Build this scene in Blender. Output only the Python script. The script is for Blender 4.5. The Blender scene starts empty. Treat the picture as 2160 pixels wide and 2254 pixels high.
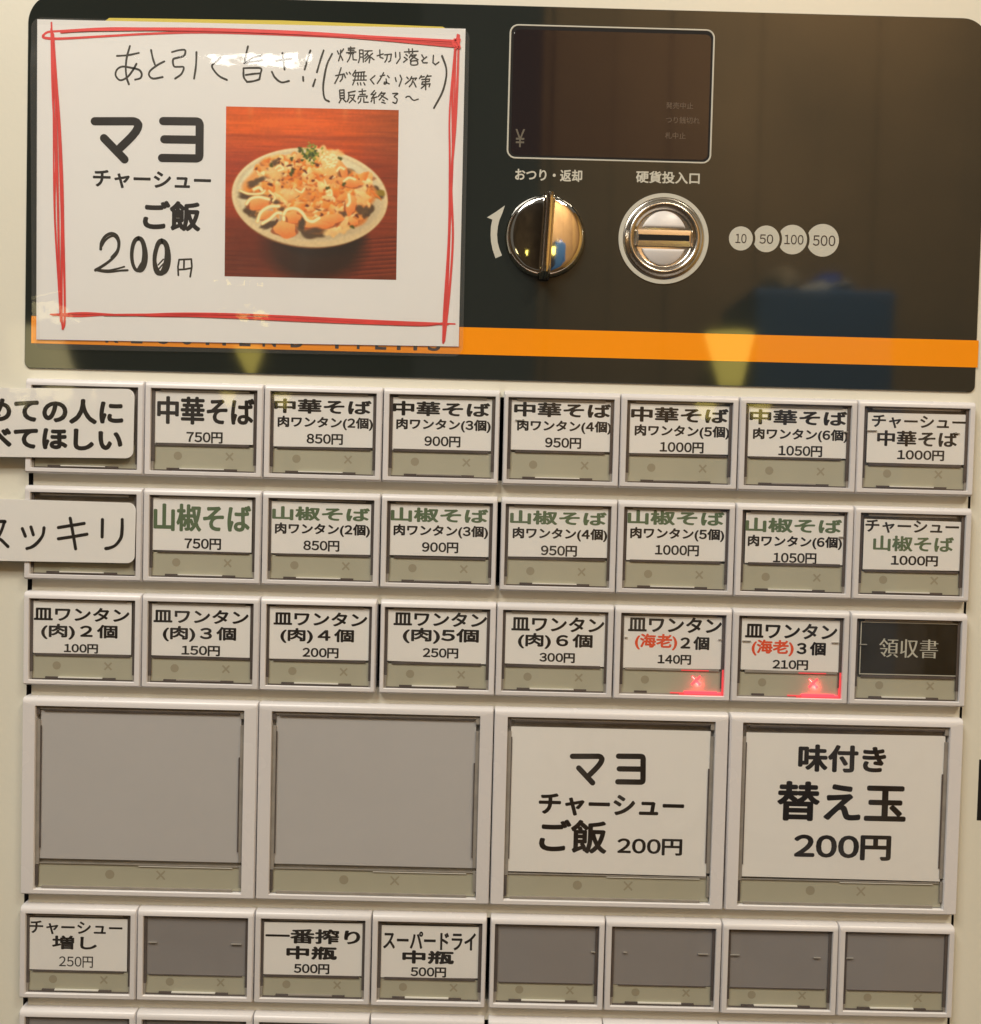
import bpy, math, random
import numpy as np
from mathutils import Matrix, Vector

random.seed(7)
rng = np.random.default_rng(11)
scene = bpy.context.scene
COL = scene.collection
PI = math.pi
Z0 = 1.30                      # height of the machine's face origin above the floor (m)

# ------------------------------------------------------------------ camera
F_PX = 2100.0
CAM = np.array([-3.88369, -26.24057, 273.12465])       # mm, face coordinates: x right, y up, z out of the face
RX, RY, RZ = -0.02977, -0.00424, 0.02509


def rot(rx, ry, rz):
    cx, sx, cy, sy, cz, sz = math.cos(rx), math.sin(rx), math.cos(ry), math.sin(ry), math.cos(rz), math.sin(rz)
    A = np.array([[1, 0, 0], [0, cx, -sx], [0, sx, cx]])
    B = np.array([[cy, 0, sy], [0, 1, 0], [-sy, 0, cy]])
    C = np.array([[cz, -sz, 0], [sz, cz, 0], [0, 0, 1]])
    return C @ B @ A


RC = rot(RX, RY, RZ)
cd = bpy.data.cameras.new('camera')
cam = bpy.data.objects.new('camera', cd)
COL.objects.link(cam)
cd.sensor_fit = 'HORIZONTAL'
cd.sensor_width = 36.0
cd.lens = 36.0 * F_PX / 2160.0
cd.clip_start = 0.005
cd.clip_end = 50
W3 = np.array([[1, 0, 0], [0, 0, -1], [0, 1, 0]])       # face axes -> world axes
RW = W3 @ RC
mw = Matrix([list(RW[0]) + [CAM[0] / 1000], list(RW[1]) + [-CAM[2] / 1000], list(RW[2]) + [Z0 + CAM[1] / 1000], [0, 0, 0, 1]])
cam.matrix_world = mw
scene.camera = cam

# ------------------------------------------------------------------ world and lamps
WARM = (1.0, 0.94, 0.84)
world = bpy.data.worlds.new('World')
scene.world = world
world.use_nodes = True
bg = world.node_tree.nodes['Background']
bg.inputs[0].default_value = (1.0, 0.90, 0.76, 1)
bg.inputs[1].default_value = 0.12


def face(x, y, d=0.0):
    """face millimetres -> world metres"""
    return (x / 1000.0, -d / 1000.0, Z0 + y / 1000.0)


def area(name, x, y, d, size, power, color=WARM, target=(0, -20, 0), shape='SQUARE'):
    ld = bpy.data.lights.new(name, 'AREA')
    ld.energy = power
    ld.color = color
    ld.size = size / 1000
    ld.shape = shape
    lo = bpy.data.objects.new(name, ld)
    COL.objects.link(lo)
    lo.location = face(x, y, d)
    dirv = Vector(face(*target)) - Vector(lo.location)
    lo.rotation_euler = dirv.to_track_quat('-Z', 'Y').to_euler()
    return lo


area('ceiling_light', -270, 590, 440, 300, 4.45)
for i, (lx, ly, ldp, pw, sz) in enumerate([(-630, 1050, 1150, 1.6, 60), (330, 1080, 1150, 1.8, 70), (640, 1050, 1150, 1.6, 70)]):
    area('ceiling_spot', lx, ly, ldp, sz, pw, (1.0, 0.92, 0.76), shape='DISK')

scene.view_settings.view_transform = 'Standard'
scene.view_settings.look = 'None'
scene.view_settings.exposure = 0.0
scene.view_settings.gamma = 1.0


# ------------------------------------------------------------------ photo pixel -> face millimetres
def M(px, py, d=0.0):
    v = RC @ np.array([(px - 1080.0) / F_PX, -(py - 1127.0) / F_PX, -1.0])
    t = (d - CAM[2]) / v[2]
    p = CAM + t * v
    return p[0], p[1]


def refl(px, py, D, d=-2.5):
    """point in the room, D mm in front of the face, that the face mirrors to this photo pixel"""
    x, y = M(px, py, d)
    v = np.array([x, y, d]) - CAM
    v[2] = -v[2]
    t = (D - d) / v[2]
    return x + v[0] * t, y + v[1] * t


def lin(c):
    c = np.asarray(c, float) / 255.0
    return np.where(c <= 0.04045, c / 12.92, ((c + 0.055) / 1.055) ** 2.4)


# ------------------------------------------------------------------ materials
def mat(name, color, rough=0.5, metal=0.0, spec=0.5, ior=1.45, bump=0.0, bscale=400.0, var=0.0, vscale=30.0, emit=None, estr=0.0, coat=0.0, vcol=None, aniso=0.0, rvar=0.0):
    m = bpy.data.materials.new(name)
    m.use_nodes = True
    nt = m.node_tree
    b = nt.nodes['Principled BSDF']
    b.inputs['Base Color'].default_value = (*color, 1)
    b.inputs['Roughness'].default_value = rough
    b.inputs['Metallic'].default_value = metal
    b.inputs['Specular IOR Level'].default_value = spec
    b.inputs['IOR'].default_value = ior
    if coat:
        b.inputs['Coat Weight'].default_value = coat
        b.inputs['Coat Roughness'].default_value = 0.05
    tc = nt.nodes.new('ShaderNodeTexCoord')
    if var > 0:
        n = nt.nodes.new('ShaderNodeTexNoise')
        n.inputs['Scale'].default_value = vscale
        n.inputs['Detail'].default_value = 6
        nt.links.new(tc.outputs['Object'], n.inputs['Vector'])
        r = nt.nodes.new('ShaderNodeMapRange')
        r.inputs[3].default_value = 1 - var
        r.inputs[4].default_value = 1 + var
        nt.links.new(n.outputs[0], r.inputs[0])
        mx = nt.nodes.new('ShaderNodeVectorMath')
        mx.operation = 'SCALE'
        mx.inputs[0].default_value = color
        nt.links.new(r.outputs[0], mx.inputs['Scale'])
        nt.links.new(mx.outputs[0], b.inputs['Base Color'])
    if vcol:
        a = nt.nodes.new('ShaderNodeAttribute')
        a.attribute_name = vcol
        nt.links.new(a.outputs['Color'], b.inputs['Base Color'])
    if rvar > 0:
        n = nt.nodes.new('ShaderNodeTexNoise')
        n.inputs['Scale'].default_value = 55
        n.inputs['Detail'].default_value = 5
        nt.links.new(tc.outputs['Object'], n.inputs['Vector'])
        r = nt.nodes.new('ShaderNodeMapRange')
        r.inputs[3].default_value = max(0.01, rough - rvar)
        r.inputs[4].default_value = rough + rvar
        nt.links.new(n.outputs[0], r.inputs[0])
        nt.links.new(r.outputs[0], b.inputs['Roughness'])
    if bump > 0:
        n = nt.nodes.new('ShaderNodeTexNoise')
        n.inputs['Scale'].default_value = bscale
        n.inputs['Detail'].default_value = 3
        nt.links.new(tc.outputs['Object'], n.inputs['Vector'])
        bp = nt.nodes.new('ShaderNodeBump')
        bp.inputs['Strength'].default_value = 1.0
        bp.inputs['Distance'].default_value = bump / 1000.0
        nt.links.new(n.outputs[0], bp.inputs['Height'])
        nt.links.new(bp.outputs[0], b.inputs['Normal'])
    if emit:
        b.inputs['Emission Color'].default_value = (*emit, 1)
        b.inputs['Emission Strength'].default_value = estr
    return m


def film_mat(name, rough=0.03, fac=1.0, bump=0.0, bscale=60.0, tint=(0.97, 0.97, 0.96), haze=0.0, smudge=0.0):
    """clear plastic sheet: transparent with a Fresnel gloss"""
    m = bpy.data.materials.new(name)
    m.use_nodes = True
    nt = m.node_tree
    nt.nodes.clear()
    out = nt.nodes.new('ShaderNodeOutputMaterial')
    mix = nt.nodes.new('ShaderNodeMixShader')
    tr = nt.nodes.new('ShaderNodeBsdfTransparent')
    tr.inputs[0].default_value = (*tint, 1)
    gl = nt.nodes.new('ShaderNodeBsdfGlossy')
    gl.inputs['Roughness'].default_value = rough
    fr = nt.nodes.new('ShaderNodeLayerWeight')      # Schlick reflectance of a thin clear sheet, the same from both sides
    fr.inputs['Blend'].default_value = 0.5
    pw = nt.nodes.new('ShaderNodeMath')
    pw.operation = 'POWER'
    pw.inputs[1].default_value = 5.0
    nt.links.new(fr.outputs['Facing'], pw.inputs[0])
    mu = nt.nodes.new('ShaderNodeMath')
    mu.operation = 'MULTIPLY_ADD'
    mu.inputs[1].default_value = 0.92
    mu.inputs[2].default_value = 0.05 * fac
    nt.links.new(pw.outputs[0], mu.inputs[0])
    nt.links.new(mu.outputs[0], mix.inputs[0])
    if haze > 0:
        df = nt.nodes.new('ShaderNodeBsdfDiffuse')
        df.inputs[0].default_value = (0.8, 0.8, 0.8, 1)
        m2 = nt.nodes.new('ShaderNodeMixShader')
        m2.inputs[0].default_value = haze
        if smudge > 0:
            gm = nt.nodes.new('ShaderNodeNewGeometry')
            ns = nt.nodes.new('ShaderNodeTexNoise')
            ns.inputs['Scale'].default_value = 38
            ns.inputs['Detail'].default_value = 7
            ns.inputs['Distortion'].default_value = 1.2
            nt.links.new(gm.outputs['Position'], ns.inputs['Vector'])
            mrr = nt.nodes.new('ShaderNodeMapRange')
            mrr.inputs[1].default_value = 0.46
            mrr.inputs[2].default_value = 0.78
            mrr.inputs[3].default_value = haze
            mrr.inputs[4].default_value = smudge
            nt.links.new(ns.outputs[0], mrr.inputs[0])
            nt.links.new(mrr.outputs[0], m2.inputs[0])
        nt.links.new(tr.outputs[0], m2.inputs[1])
        nt.links.new(df.outputs[0], m2.inputs[2])
        nt.links.new(m2.outputs[0], mix.inputs[1])
    else:
        nt.links.new(tr.outputs[0], mix.inputs[1])
    nt.links.new(gl.outputs[0], mix.inputs[2])
    nt.links.new(mix.outputs[0], out.inputs[0])
    if bump > 0:
        tc = nt.nodes.new('ShaderNodeTexCoord')
        n = nt.nodes.new('ShaderNodeTexNoise')
        n.inputs['Scale'].default_value = bscale
        n.inputs['Detail'].default_value = 2.5
        nt.links.new(tc.outputs['Object'], n.inputs['Vector'])
        bp = nt.nodes.new('ShaderNodeBump')
        bp.inputs['Strength'].default_value = 1.0
        bp.inputs['Distance'].default_value = bump / 1000.0
        nt.links.new(n.outputs[0], bp.inputs['Height'])
        nt.links.new(bp.outputs[0], gl.inputs['Normal'])
        nt.links.new(bp.outputs[0], fr.inputs['Normal'])
    return m


BODY = mat('cream_painted_metal', (0.76, 0.75, 0.66), 0.36, var=0.07, vscale=11, bump=0.03, bscale=700, rvar=0.06, coat=0.5)
BEZEL = mat('white_button_plastic', (0.71, 0.70, 0.72), 0.27, var=0.03, vscale=40, bump=0.006, bscale=1500, rvar=0.05)
_nt = BEZEL.node_tree
_oi = _nt.nodes.new('ShaderNodeObjectInfo')
_mr = _nt.nodes.new('ShaderNodeMapRange')
_mr.inputs[3].default_value = 0.93
_mr.inputs[4].default_value = 1.04
_nt.links.new(_oi.outputs['Random'], _mr.inputs[0])
_b = _nt.nodes['Principled BSDF']
_src = _b.inputs['Base Color'].links[0].from_socket
_vm = _nt.nodes.new('ShaderNodeVectorMath')
_vm.operation = 'SCALE'
_nt.links.new(_src, _vm.inputs[0])
_nt.links.new(_mr.outputs[0], _vm.inputs['Scale'])
_nt.links.new(_vm.outputs[0], _b.inputs['Base Color'])
INSIDE = mat('dark_interior', (0.012, 0.01, 0.01), 0.7)
PANEL = mat('dark_green_grey_film', (0.020, 0.0245, 0.022), 0.048, ior=1.62, bump=0.004, bscale=70, var=0.10, vscale=25, rvar=0.012)
STRIPE = mat('orange_print', (1.0, 0.33, 0.006), 0.04, ior=1.6, var=0.02, vscale=60)
PRINTW = mat('pale_grey_print', (0.56, 0.56, 0.50), 0.35)
PRINTD = mat('dark_print', (0.05, 0.035, 0.03), 0.4)
GLASS = mat('display_glass', (0.020, 0.014, 0.015), 0.05, ior=1.55, rvar=0.02)
FAINT = mat('faint_display_print', (0.125, 0.09, 0.065), 0.4)
FAINT2 = mat('yen_display_print', (0.13, 0.115, 0.09), 0.4)
CHROME = mat('polished_chrome', (0.83, 0.80, 0.74), 0.06, metal=1.0, bump=0.05, bscale=85, rvar=0.04)
STEEL = mat('brushed_steel', (0.66, 0.62, 0.56), 0.22, metal=1.0, bump=0.004, bscale=2500, rvar=0.05)
SLOTW = mat('white_slot_plastic', (0.72, 0.70, 0.70), 0.3)
BLACK = mat('black_ink', (0.018, 0.014, 0.012), 0.45)
SOOT = mat('black_slot', (0.004, 0.003, 0.003), 0.8)
GREEN = mat('green_ink', (0.12, 0.175, 0.10), 0.5)
ORANGE = mat('orange_ink', (0.80, 0.10, 0.035), 0.5)
RED = mat('red_marker', (0.78, 0.065, 0.06), 0.5, var=0.25, vscale=120)
PENCIL = mat('thin_black_pen', (0.035, 0.03, 0.022), 0.5)
CARD = mat('white_card_paper', (0.87, 0.87, 0.875), 0.6, var=0.02, vscale=60)
PAPER = mat('white_paper', (0.87, 0.88, 0.90), 0.6, var=0.02, vscale=30)
YELLOW = mat('yellow_paper', (0.62, 0.50, 0.05), 0.5)
DARKCARD = mat('black_receipt_card', (0.020, 0.018, 0.012), 0.25)
GREYIN = mat('grey_blank_insert', (0.28, 0.268, 0.275), 0.5, var=0.06, vscale=80)
GREYBIG = mat('pale_grey_blank_insert', (0.52, 0.515, 0.53), 0.5, var=0.03, vscale=40)
OLIVE = mat('olive_status_strip', (0.46, 0.45, 0.36), 0.5, var=0.05, vscale=120)
DOT = mat('dim_lamp_symbol', (0.35, 0.32, 0.24), 0.5)
EDGED = mat('dark_cover_edge', (0.11, 0.092, 0.088), 0.25, var=0.35, vscale=300)
EDGEM = mat('mid_cover_edge', (0.33, 0.305, 0.28), 0.2, var=0.3, vscale=220)  # refraction darkening at the clear cover's edges, put into the colour
GLINTM = mat('painted_glint', (0.40, 0.385, 0.36), 0.12)  # pale colour standing in for small glints on the covers
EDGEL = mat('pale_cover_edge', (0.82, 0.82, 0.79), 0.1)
PANE = film_mat('clear_button_cover', 0.05, 1.0, bump=0.012, bscale=90, haze=0.001, smudge=0.05)
LAMI = film_mat('laminating_film', 0.05, 1.1, bump=0.14, bscale=105, haze=0.006, smudge=0.03)
LAMIE = film_mat('sealed_film_margin', 0.09, 1.3, bump=0.10, bscale=105, haze=0.055)
LAMI2 = film_mat('label_film', 0.07, 1.2, bump=0.14, bscale=90, haze=0.01)
GLOWX = mat('red_lit_cross', (0.8, 0.1, 0.1), 0.4, emit=(1.0, 0.06, 0.08), estr=1.7)
GLOWW = mat('hot_lit_cross', (0.9, 0.6, 0.5), 0.4, emit=(1.0, 0.62, 0.52), estr=1.5)
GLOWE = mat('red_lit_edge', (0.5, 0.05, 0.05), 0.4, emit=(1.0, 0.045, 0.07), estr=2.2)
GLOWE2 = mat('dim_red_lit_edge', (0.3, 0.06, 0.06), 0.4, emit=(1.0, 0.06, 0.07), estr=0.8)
PHOTO = mat('printed_food_photo', (0.5, 0.3, 0.1), 0.5, vcol='Col')


# ------------------------------------------------------------------ object helpers
def link(name, me, parent=None, loc=None):
    o = bpy.data.objects.new(name, me)
    COL.objects.link(o)
    if loc is not None:
        o.location = loc
    if parent is not None:
        o.parent = parent
        o.matrix_parent_inverse = parent.matrix_basis.inverted()
    return o


def tag(o, label=None, cat=None, group=None, kind=None):
    for k, v in (('label', label), ('category', cat), ('group', group), ('kind', kind)):
        if v:
            o[k] = v
    return o


class MB:
    """collects geometry in face millimetres"""

    def __init__(self):
        self.v, self.f, self.mi, self.mats = [], [], [], []

    def m(self, material):
        if material not in self.mats:
            self.mats.append(material)
        return self.mats.index(material)

    def add(self, vs, fs, material):
        k = self.m(material)
        b = len(self.v)
        self.v.extend([tuple(p) for p in vs])
        for f in fs:
            self.f.append([b + i for i in f])
            self.mi.append(k)
        return self

    def box(self, x0, y0, x1, y1, d0, d1, material):
        if x1 < x0: x0, x1 = x1, x0
        if y1 < y0: y0, y1 = y1, y0
        vs = [(x0, y0, d0), (x1, y0, d0), (x1, y1, d0), (x0, y1, d0), (x0, y0, d1), (x1, y0, d1), (x1, y1, d1), (x0, y1, d1)]
        fs = [(4, 5, 6, 7), (0, 3, 2, 1), (0, 1, 5, 4), (1, 2, 6, 5), (2, 3, 7, 6), (3, 0, 4, 7)]
        return self.add(vs, fs, material)

    def quad(self, pts, d, material):
        return self.add([(p[0], p[1], d) for p in pts], [tuple(range(len(pts)))], material)

    def prism(self, pts, d0, d1, material):
        n = len(pts)
        a = sum(pts[i][0] * pts[(i + 1) % n][1] - pts[(i + 1) % n][0] * pts[i][1] for i in range(n))
        if a < 0: pts = pts[::-1]
        vs = [(p[0], p[1], d0) for p in pts] + [(p[0], p[1], d1) for p in pts]
        fs = [tuple(range(n, 2 * n)), tuple(reversed(range(n)))] + [(i, (i + 1) % n, n + (i + 1) % n, n + i) for i in range(n)]
        return self.add(vs, fs, material)

    def loft(self, loops, material, cap_last=False, cap_first=False):
        n = len(loops[0])
        vs = [p for L in loops for p in L]
        fs = []
        for j in range(len(loops) - 1):
            for i in range(n):
                a, b = j * n + i, j * n + (i + 1) % n
                fs.append((a, b, b + n, a + n))
        if cap_last: fs.append(tuple(range((len(loops) - 1) * n, len(loops) * n)))
        if cap_first: fs.append(tuple(reversed(range(n))))
        return self.add(vs, fs, material)

    def build(self, name, parent=None, smooth=None, origin=(0, 0, 0)):
        me = bpy.data.meshes.new(name)
        V = np.array(self.v, float) - np.array(origin, float)
        W = np.stack([V[:, 0] / 1000, -V[:, 2] / 1000, V[:, 1] / 1000], 1)
        me.from_pydata(W.tolist(), [], self.f)
        for mm in self.mats: me.materials.append(mm)
        me.polygons.foreach_set('material_index', self.mi)
        if smooth is not None:
            me.polygons.foreach_set('use_smooth', [True] * len(me.polygons))
            me.set_sharp_from_angle(angle=math.radians(smooth))
        me.update()
        o = bpy.data.objects.new(name, me)
        COL.objects.link(o)
        wl = Vector(face(*origin))
        if parent is not None:
            o.parent = parent
            o.location = wl - Vector(parent['_w'])
        else:
            o.location = wl
        o['_w'] = list(wl)
        return o


def empty(name, x, y, d=0.0):
    o = bpy.data.objects.new(name, None)
    COL.objects.link(o)
    o.empty_display_size = 0.01
    o.location = face(x, y, d)
    o['_w'] = list(o.location)
    return o


def rrect(x0, y0, x1, y1, r, d, n=6):
    if x1 < x0: x0, x1 = x1, x0
    if y1 < y0: y0, y1 = y1, y0
    pts = []
    for cx, cy, a0 in ((x1 - r, y1 - r, 0), (x0 + r, y1 - r, PI / 2), (x0 + r, y0 + r, PI), (x1 - r, y0 + r, 1.5 * PI)):
        for i in range(n + 1):
            a = a0 + i * PI / 2 / n
            pts.append((cx + r * math.cos(a), cy + r * math.sin(a), d))
    return pts


def circle(cx, cy, r, d, n=64):
    return [(cx + r * math.cos(2 * PI * i / n), cy + r * math.sin(2 * PI * i / n), d) for i in range(n)]


# ------------------------------------------------------------------ lettering
_tc = {}


def glyph_mesh(s, offset=0.0):
    key = (s, offset)
    if key in _tc: return _tc[key]
    cu = bpy.data.curves.new('t', 'FONT')
    cu.body = s
    cu.size = 1.0
    cu.resolution_u = 4
    cu.offset = offset
    cu.dimensions = '2D'
    cu.fill_mode = 'BOTH'
    o = bpy.data.objects.new('t', cu)
    COL.objects.link(o)
    bpy.context.view_layer.update()
    dg = bpy.context.evaluated_depsgraph_get()
    me = bpy.data.meshes.new_from_object(o.evaluated_get(dg))
    nv = len(me.vertices)
    co = np.zeros(nv * 3)
    me.vertices.foreach_get('co', co)
    co = co.reshape(-1, 3)[:, :2]
    fs = [tuple(p.vertices) for p in me.polygons]
    bpy.data.objects.remove(o)
    bpy.data.curves.remove(cu)
    bpy.data.meshes.remove(me)
    _tc[key] = (co, fs)
    return _tc[key]


FULL = {c: chr(ord(c) + 0xFEE0) for c in '0123456789'}


def compose(s, offset=0.0):
    """lettering with evenly spaced digits of the same type as the kanji"""
    if not any(ch in FULL for ch in s) or (s, 'c', offset) in _tc:
        return _tc.get((s, 'c', offset)) or glyph_mesh(s, offset)
    segs, cur = [], ''
    for ch in s:
        if ch in FULL:
            if cur: segs.append(cur)
            segs.append(FULL[ch])
            cur = ''
        else:
            cur += ch
    if cur: segs.append(cur)
    V, Fs, x = [], [], 0.0
    for i, g_ in enumerate(segs):
        co, fs = glyph_mesh(g_, offset)
        lo, hi = co[:, 0].min(), co[:, 0].max()
        dig = len(g_) == 1 and g_ in FULL.values()
        wd = max(hi - lo, .46) if dig else hi - lo
        sh = x - lo + (wd - (hi - lo)) / 2
        b = sum(len(v) for v in V)
        V.append(co + np.array([sh, 0.0]))
        Fs += [tuple(b + k for k in f) for f in fs]
        x += wd + .10
    _tc[(s, 'c', offset)] = (np.concatenate(V), Fs)
    return _tc[(s, 'c', offset)]


def letter(mb, s, cx, cy, w, h, d, material, bold=0.0, boldy=None, ang=0.0, offset=0.0, shear=0.0):
    """text fitted to the box w x h (mm) centred at cx, cy; bold = stroke growth in mm"""
    co, fs = compose(s, offset)
    lo, hi = co.min(0), co.max(0)
    by = bold if boldy is None else boldy
    S = np.array([(w - 2 * bold) / max(hi[0] - lo[0], 1e-6), (h - 2 * by) / max(hi[1] - lo[1], 1e-6)])
    q = (co - (lo + hi) / 2) * S
    offs = [(0, 0)]
    if bold > 0 or by > 0:
        offs += [(bold * math.cos(k * PI / 4), by * math.sin(k * PI / 4)) for k in range(8)]
    ca, sa = math.cos(ang), math.sin(ang)
    for k, (ox, oy) in enumerate(offs):
        x = q[:, 0] + ox + shear * q[:, 1]
        y = q[:, 1] + oy
        X = cx + x * ca - y * sa
        Y = cy + x * sa + y * ca
        vs = [(X[i], Y[i], d + 0.0015 * k) for i in range(len(X))]
        mb.add(vs, fs, material)


def pxletter(mb, s, x0, x1, yc, h, tf, d, material, bold=0.0, boldy=None, offset=0.0, ang=0.0):
    """the same with the box read in a zoomed view tf = (scale, ox, oy) of the photograph"""
    k, ox, oy = tf
    ax, ay = M(ox + k * x0, oy + k * yc, d)
    bx, by_ = M(ox + k * x1, oy + k * yc, d)
    w = math.hypot(bx - ax, by_ - ay)
    hh = w * h / (x1 - x0)
    letter(mb, s, (ax + bx) / 2, (ay + by_) / 2, w, hh, d, material, bold, boldy, ang, offset)


def catmull(P, n=8):
    P = [np.array(p, float) for p in P]
    if len(P) < 3: return P
    Q = [2 * P[0] - P[1]] + P + [2 * P[-1] - P[-2]]
    out = []
    for i in range(1, len(Q) - 2):
        for j in range(n):
            t = j / n
            a, b, c, e = Q[i - 1], Q[i], Q[i + 1], Q[i + 2]
            out.append(0.5 * ((2 * b) + (-a + c) * t + (2 * a - 5 * b + 4 * c - e) * t * t + (-a + 3 * b - 3 * c + e) * t ** 3))
    out.append(P[-1])
    return out


_lay = [0]


def stroke(mb, pts, width, tf, d, material, smooth=True, taper=0.0):
    """pen stroke through points read in a zoomed view; width in that view's pixels"""
    k, ox, oy = tf
    P = catmull(pts) if smooth else [np.array(p, float) for p in pts]
    Q = [np.array(M(ox + k * p[0], oy + k * p[1], d)) for p in P]
    wmm = width * k / 7.72 / 2
    _lay[0] = (_lay[0] + 1) % 40
    dd = d + 0.0012 * _lay[0]
    n = len(Q)
    L, R = [], []
    for i in range(n):
        t = Q[min(i + 1, n - 1)] - Q[max(i - 1, 0)]
        t = t / (np.linalg.norm(t) + 1e-9)
        nn = np.array([-t[1], t[0]])
        s = i / max(n - 1, 1)
        wv = wmm * (1 - taper * s) * (1 + 0.08 * math.sin(9 * s + k * pts[0][0]))
        if not smooth: wv = wmm
        L.append(Q[i] + nn * wv)
        R.append(Q[i] - nn * wv)
    if smooth:
        vs = [(p[0], p[1], dd) for p in L] + [(p[0], p[1], dd) for p in R]
        mb.add(vs, [(i, n + i, n + i + 1, i + 1) for i in range(n - 1)], material)
        ends = (0, n - 1)
    else:
        for i in range(n - 1):
            t = Q[i + 1] - Q[i]
            t /= np.linalg.norm(t) + 1e-9
            nn = np.array([-t[1], t[0]]) * wmm
            z = dd + 0.002 * i
            mb.add([(*(Q[i] + nn), z), (*(Q[i] - nn), z), (*(Q[i + 1] - nn), z), (*(Q[i + 1] + nn), z)], [(0, 1, 2, 3)], material)
        ends = range(n)
    for j, e in enumerate(ends):
        r = wmm * (1 - taper if (smooth and e) else 1)
        mb.add(circle(Q[e][0], Q[e][1], r, dd + 0.001 + (0.002 * e if not smooth else 0), 14), [tuple(range(14))], material)


_wl = refl(1690, 40, 1500)
area('wall_fill', _wl[0] + 40, _wl[1] + 260, 1080, 260, 9.0, (1.0, 0.82, 0.52), target=(_wl[0], _wl[1] - 150, 1500))  # added fill out of view, brightens the wall the panel mirrors
area('room_fill', 620, 1080, 760, 260, 14.0, (1.0, 0.88, 0.68), target=(560, -100, 1400))  # unseen fill added to brighten the mirrored blue cabinet

# ------------------------------------------------------------------ machine body
P_, V_ = 34.0, 30.51
X0 = -4 * P_


def deep(x, y, d):
    """position d mm deeper for a point measured on the face plane"""
    k = 1 - d / CAM[2]
    return CAM[0] + (x - CAM[0]) * k, CAM[1] + (y - CAM[1]) * k


def LX(k): return X0 + k * P_


def TY(r): return -V_ * r


machine = empty('ticket_machine', 0, -1300, 0)
tag(machine, 'cream ticket vending machine front with dark control panel and rows of square push buttons', 'ticket machine')

DB = -3.0
bot_y = TY(7) - 5
xl, yl = -165.0, -240.0
xr, yt = 160.0, 140.0
hx0 = M(60.5, 1300, DB)[0]
hx1 = M(2137, 1100, DB)[0]
hy0, hy1 = -232.0, TY(0) - 1.2
c = MB()
xs, ys = [xl, hx0, hx1, xr], [yl, hy0, hy1, yt]
vs = [(x, y, DB) for y in ys for x in xs]
fs = [(j * 4 + i, j * 4 + i + 1, j * 4 + i + 5, j * 4 + i + 4) for j in range(3) for i in range(3) if not (i == 1 and j == 1)]
c.add(vs, fs, BODY)
# returned edges: opening walls and outer walls
c.add([(hx0, hy0, DB), (hx0, hy1, DB), (hx0, hy1, -14), (hx0, hy0, -14)], [(0, 3, 2, 1)], INSIDE)
c.add([(hx1, hy0, DB), (hx1, hy1, DB), (hx1, hy1, -14), (hx1, hy0, -14)], [(0, 1, 2, 3)], INSIDE)
c.add([(hx0, hy1, DB), (hx1, hy1, DB), (hx1, hy1, -14), (hx0, hy1, -14)], [(0, 3, 2, 1)], BODY)
R8 = []
for off, dd in ((0, DB), (1.0, DB - 0.3), (2.4, DB - 1.6), (3.0, DB - 3.2), (3.0, -300)):
    R8.append([(xl - off, yl - off, dd), (xr + off, yl - off, dd), (xr + off, yt + off, dd), (xl - off, yt + off, dd)])
c.loft(R8, BODY)
c.build('cabinet', machine, 40)
b = MB()
b.box(hx0 - 6, hy0 - 4, hx1 + 6, hy1 + 4, -16, -14.1, INSIDE)
b.build('interior_plate', machine)

# rails between the rows of buttons
rail_rows = [(0, 1), (1, 2), (2, 3), (3, 5), (5, 6), (6, 7)]
for a_, b_ in rail_rows:
    xa = M(70.5, 1300, DB)[0] + random.uniform(-.15, .1)
    xb = M(2132.5, 1100, DB)[0]
    y0 = TY(b_) + 2.6
    y1 = TY(b_) - 1.5
    y1, y0 = TY(b_) + 5.2, TY(b_) - 1.0
    r = MB()
    r.loft([rrect(xa, y0, xb, y1, .25, -13, 3), rrect(xa, y0, xb, y1, .25, DB - .2, 3), rrect(xa + .2, y0 + .2, xb - .2, y1 - .2, .2, DB, 3)], BODY, cap_last=True)
    r.build('rail', machine, 40)
r = MB()
r.box(M(70.5, 1300, DB)[0], TY(0) - 1.0, M(2132.5, 1100, DB)[0], TY(0) + .2, -13, DB - .05, BODY)

# ------------------------------------------------------------------ control panel
DP = -2.55
pl, pb = M(57, 500, DP)[0], M(1080, 836, DP)[1]
pt, pr = M(1080, 8, DP)[1], M(2165, 400, DP)[0]
pt = (M(400, -9, DP)[1] + M(1500, 21, DP)[1] + M(2090, 40, DP)[1]) / 3


def panel_loop(off, d, n=14):
    pts = []
    for cx, cy, rad, a0 in ((pr - 7.5, pt - 7.5, 7.5, 0), (pl + 8.5, pt - 8.5, 8.5, PI / 2), (pl + 1.8, pb + 1.8, 1.8, PI), (pr - 1.8, pb + 1.8, 1.8, 1.5 * PI)):
        for i in range(n + 1):
            a = a0 + i * PI / 2 / n
            pts.append((cx + (rad - off) * math.cos(a), cy + (rad - off) * math.sin(a), d))
    return pts


c = MB()
c.loft([panel_loop(0, DB - .2), panel_loop(0, DP - .1), panel_loop(.12, DP)], PANEL, cap_last=True)
panel = c.build('control_panel', machine, 30)

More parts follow.
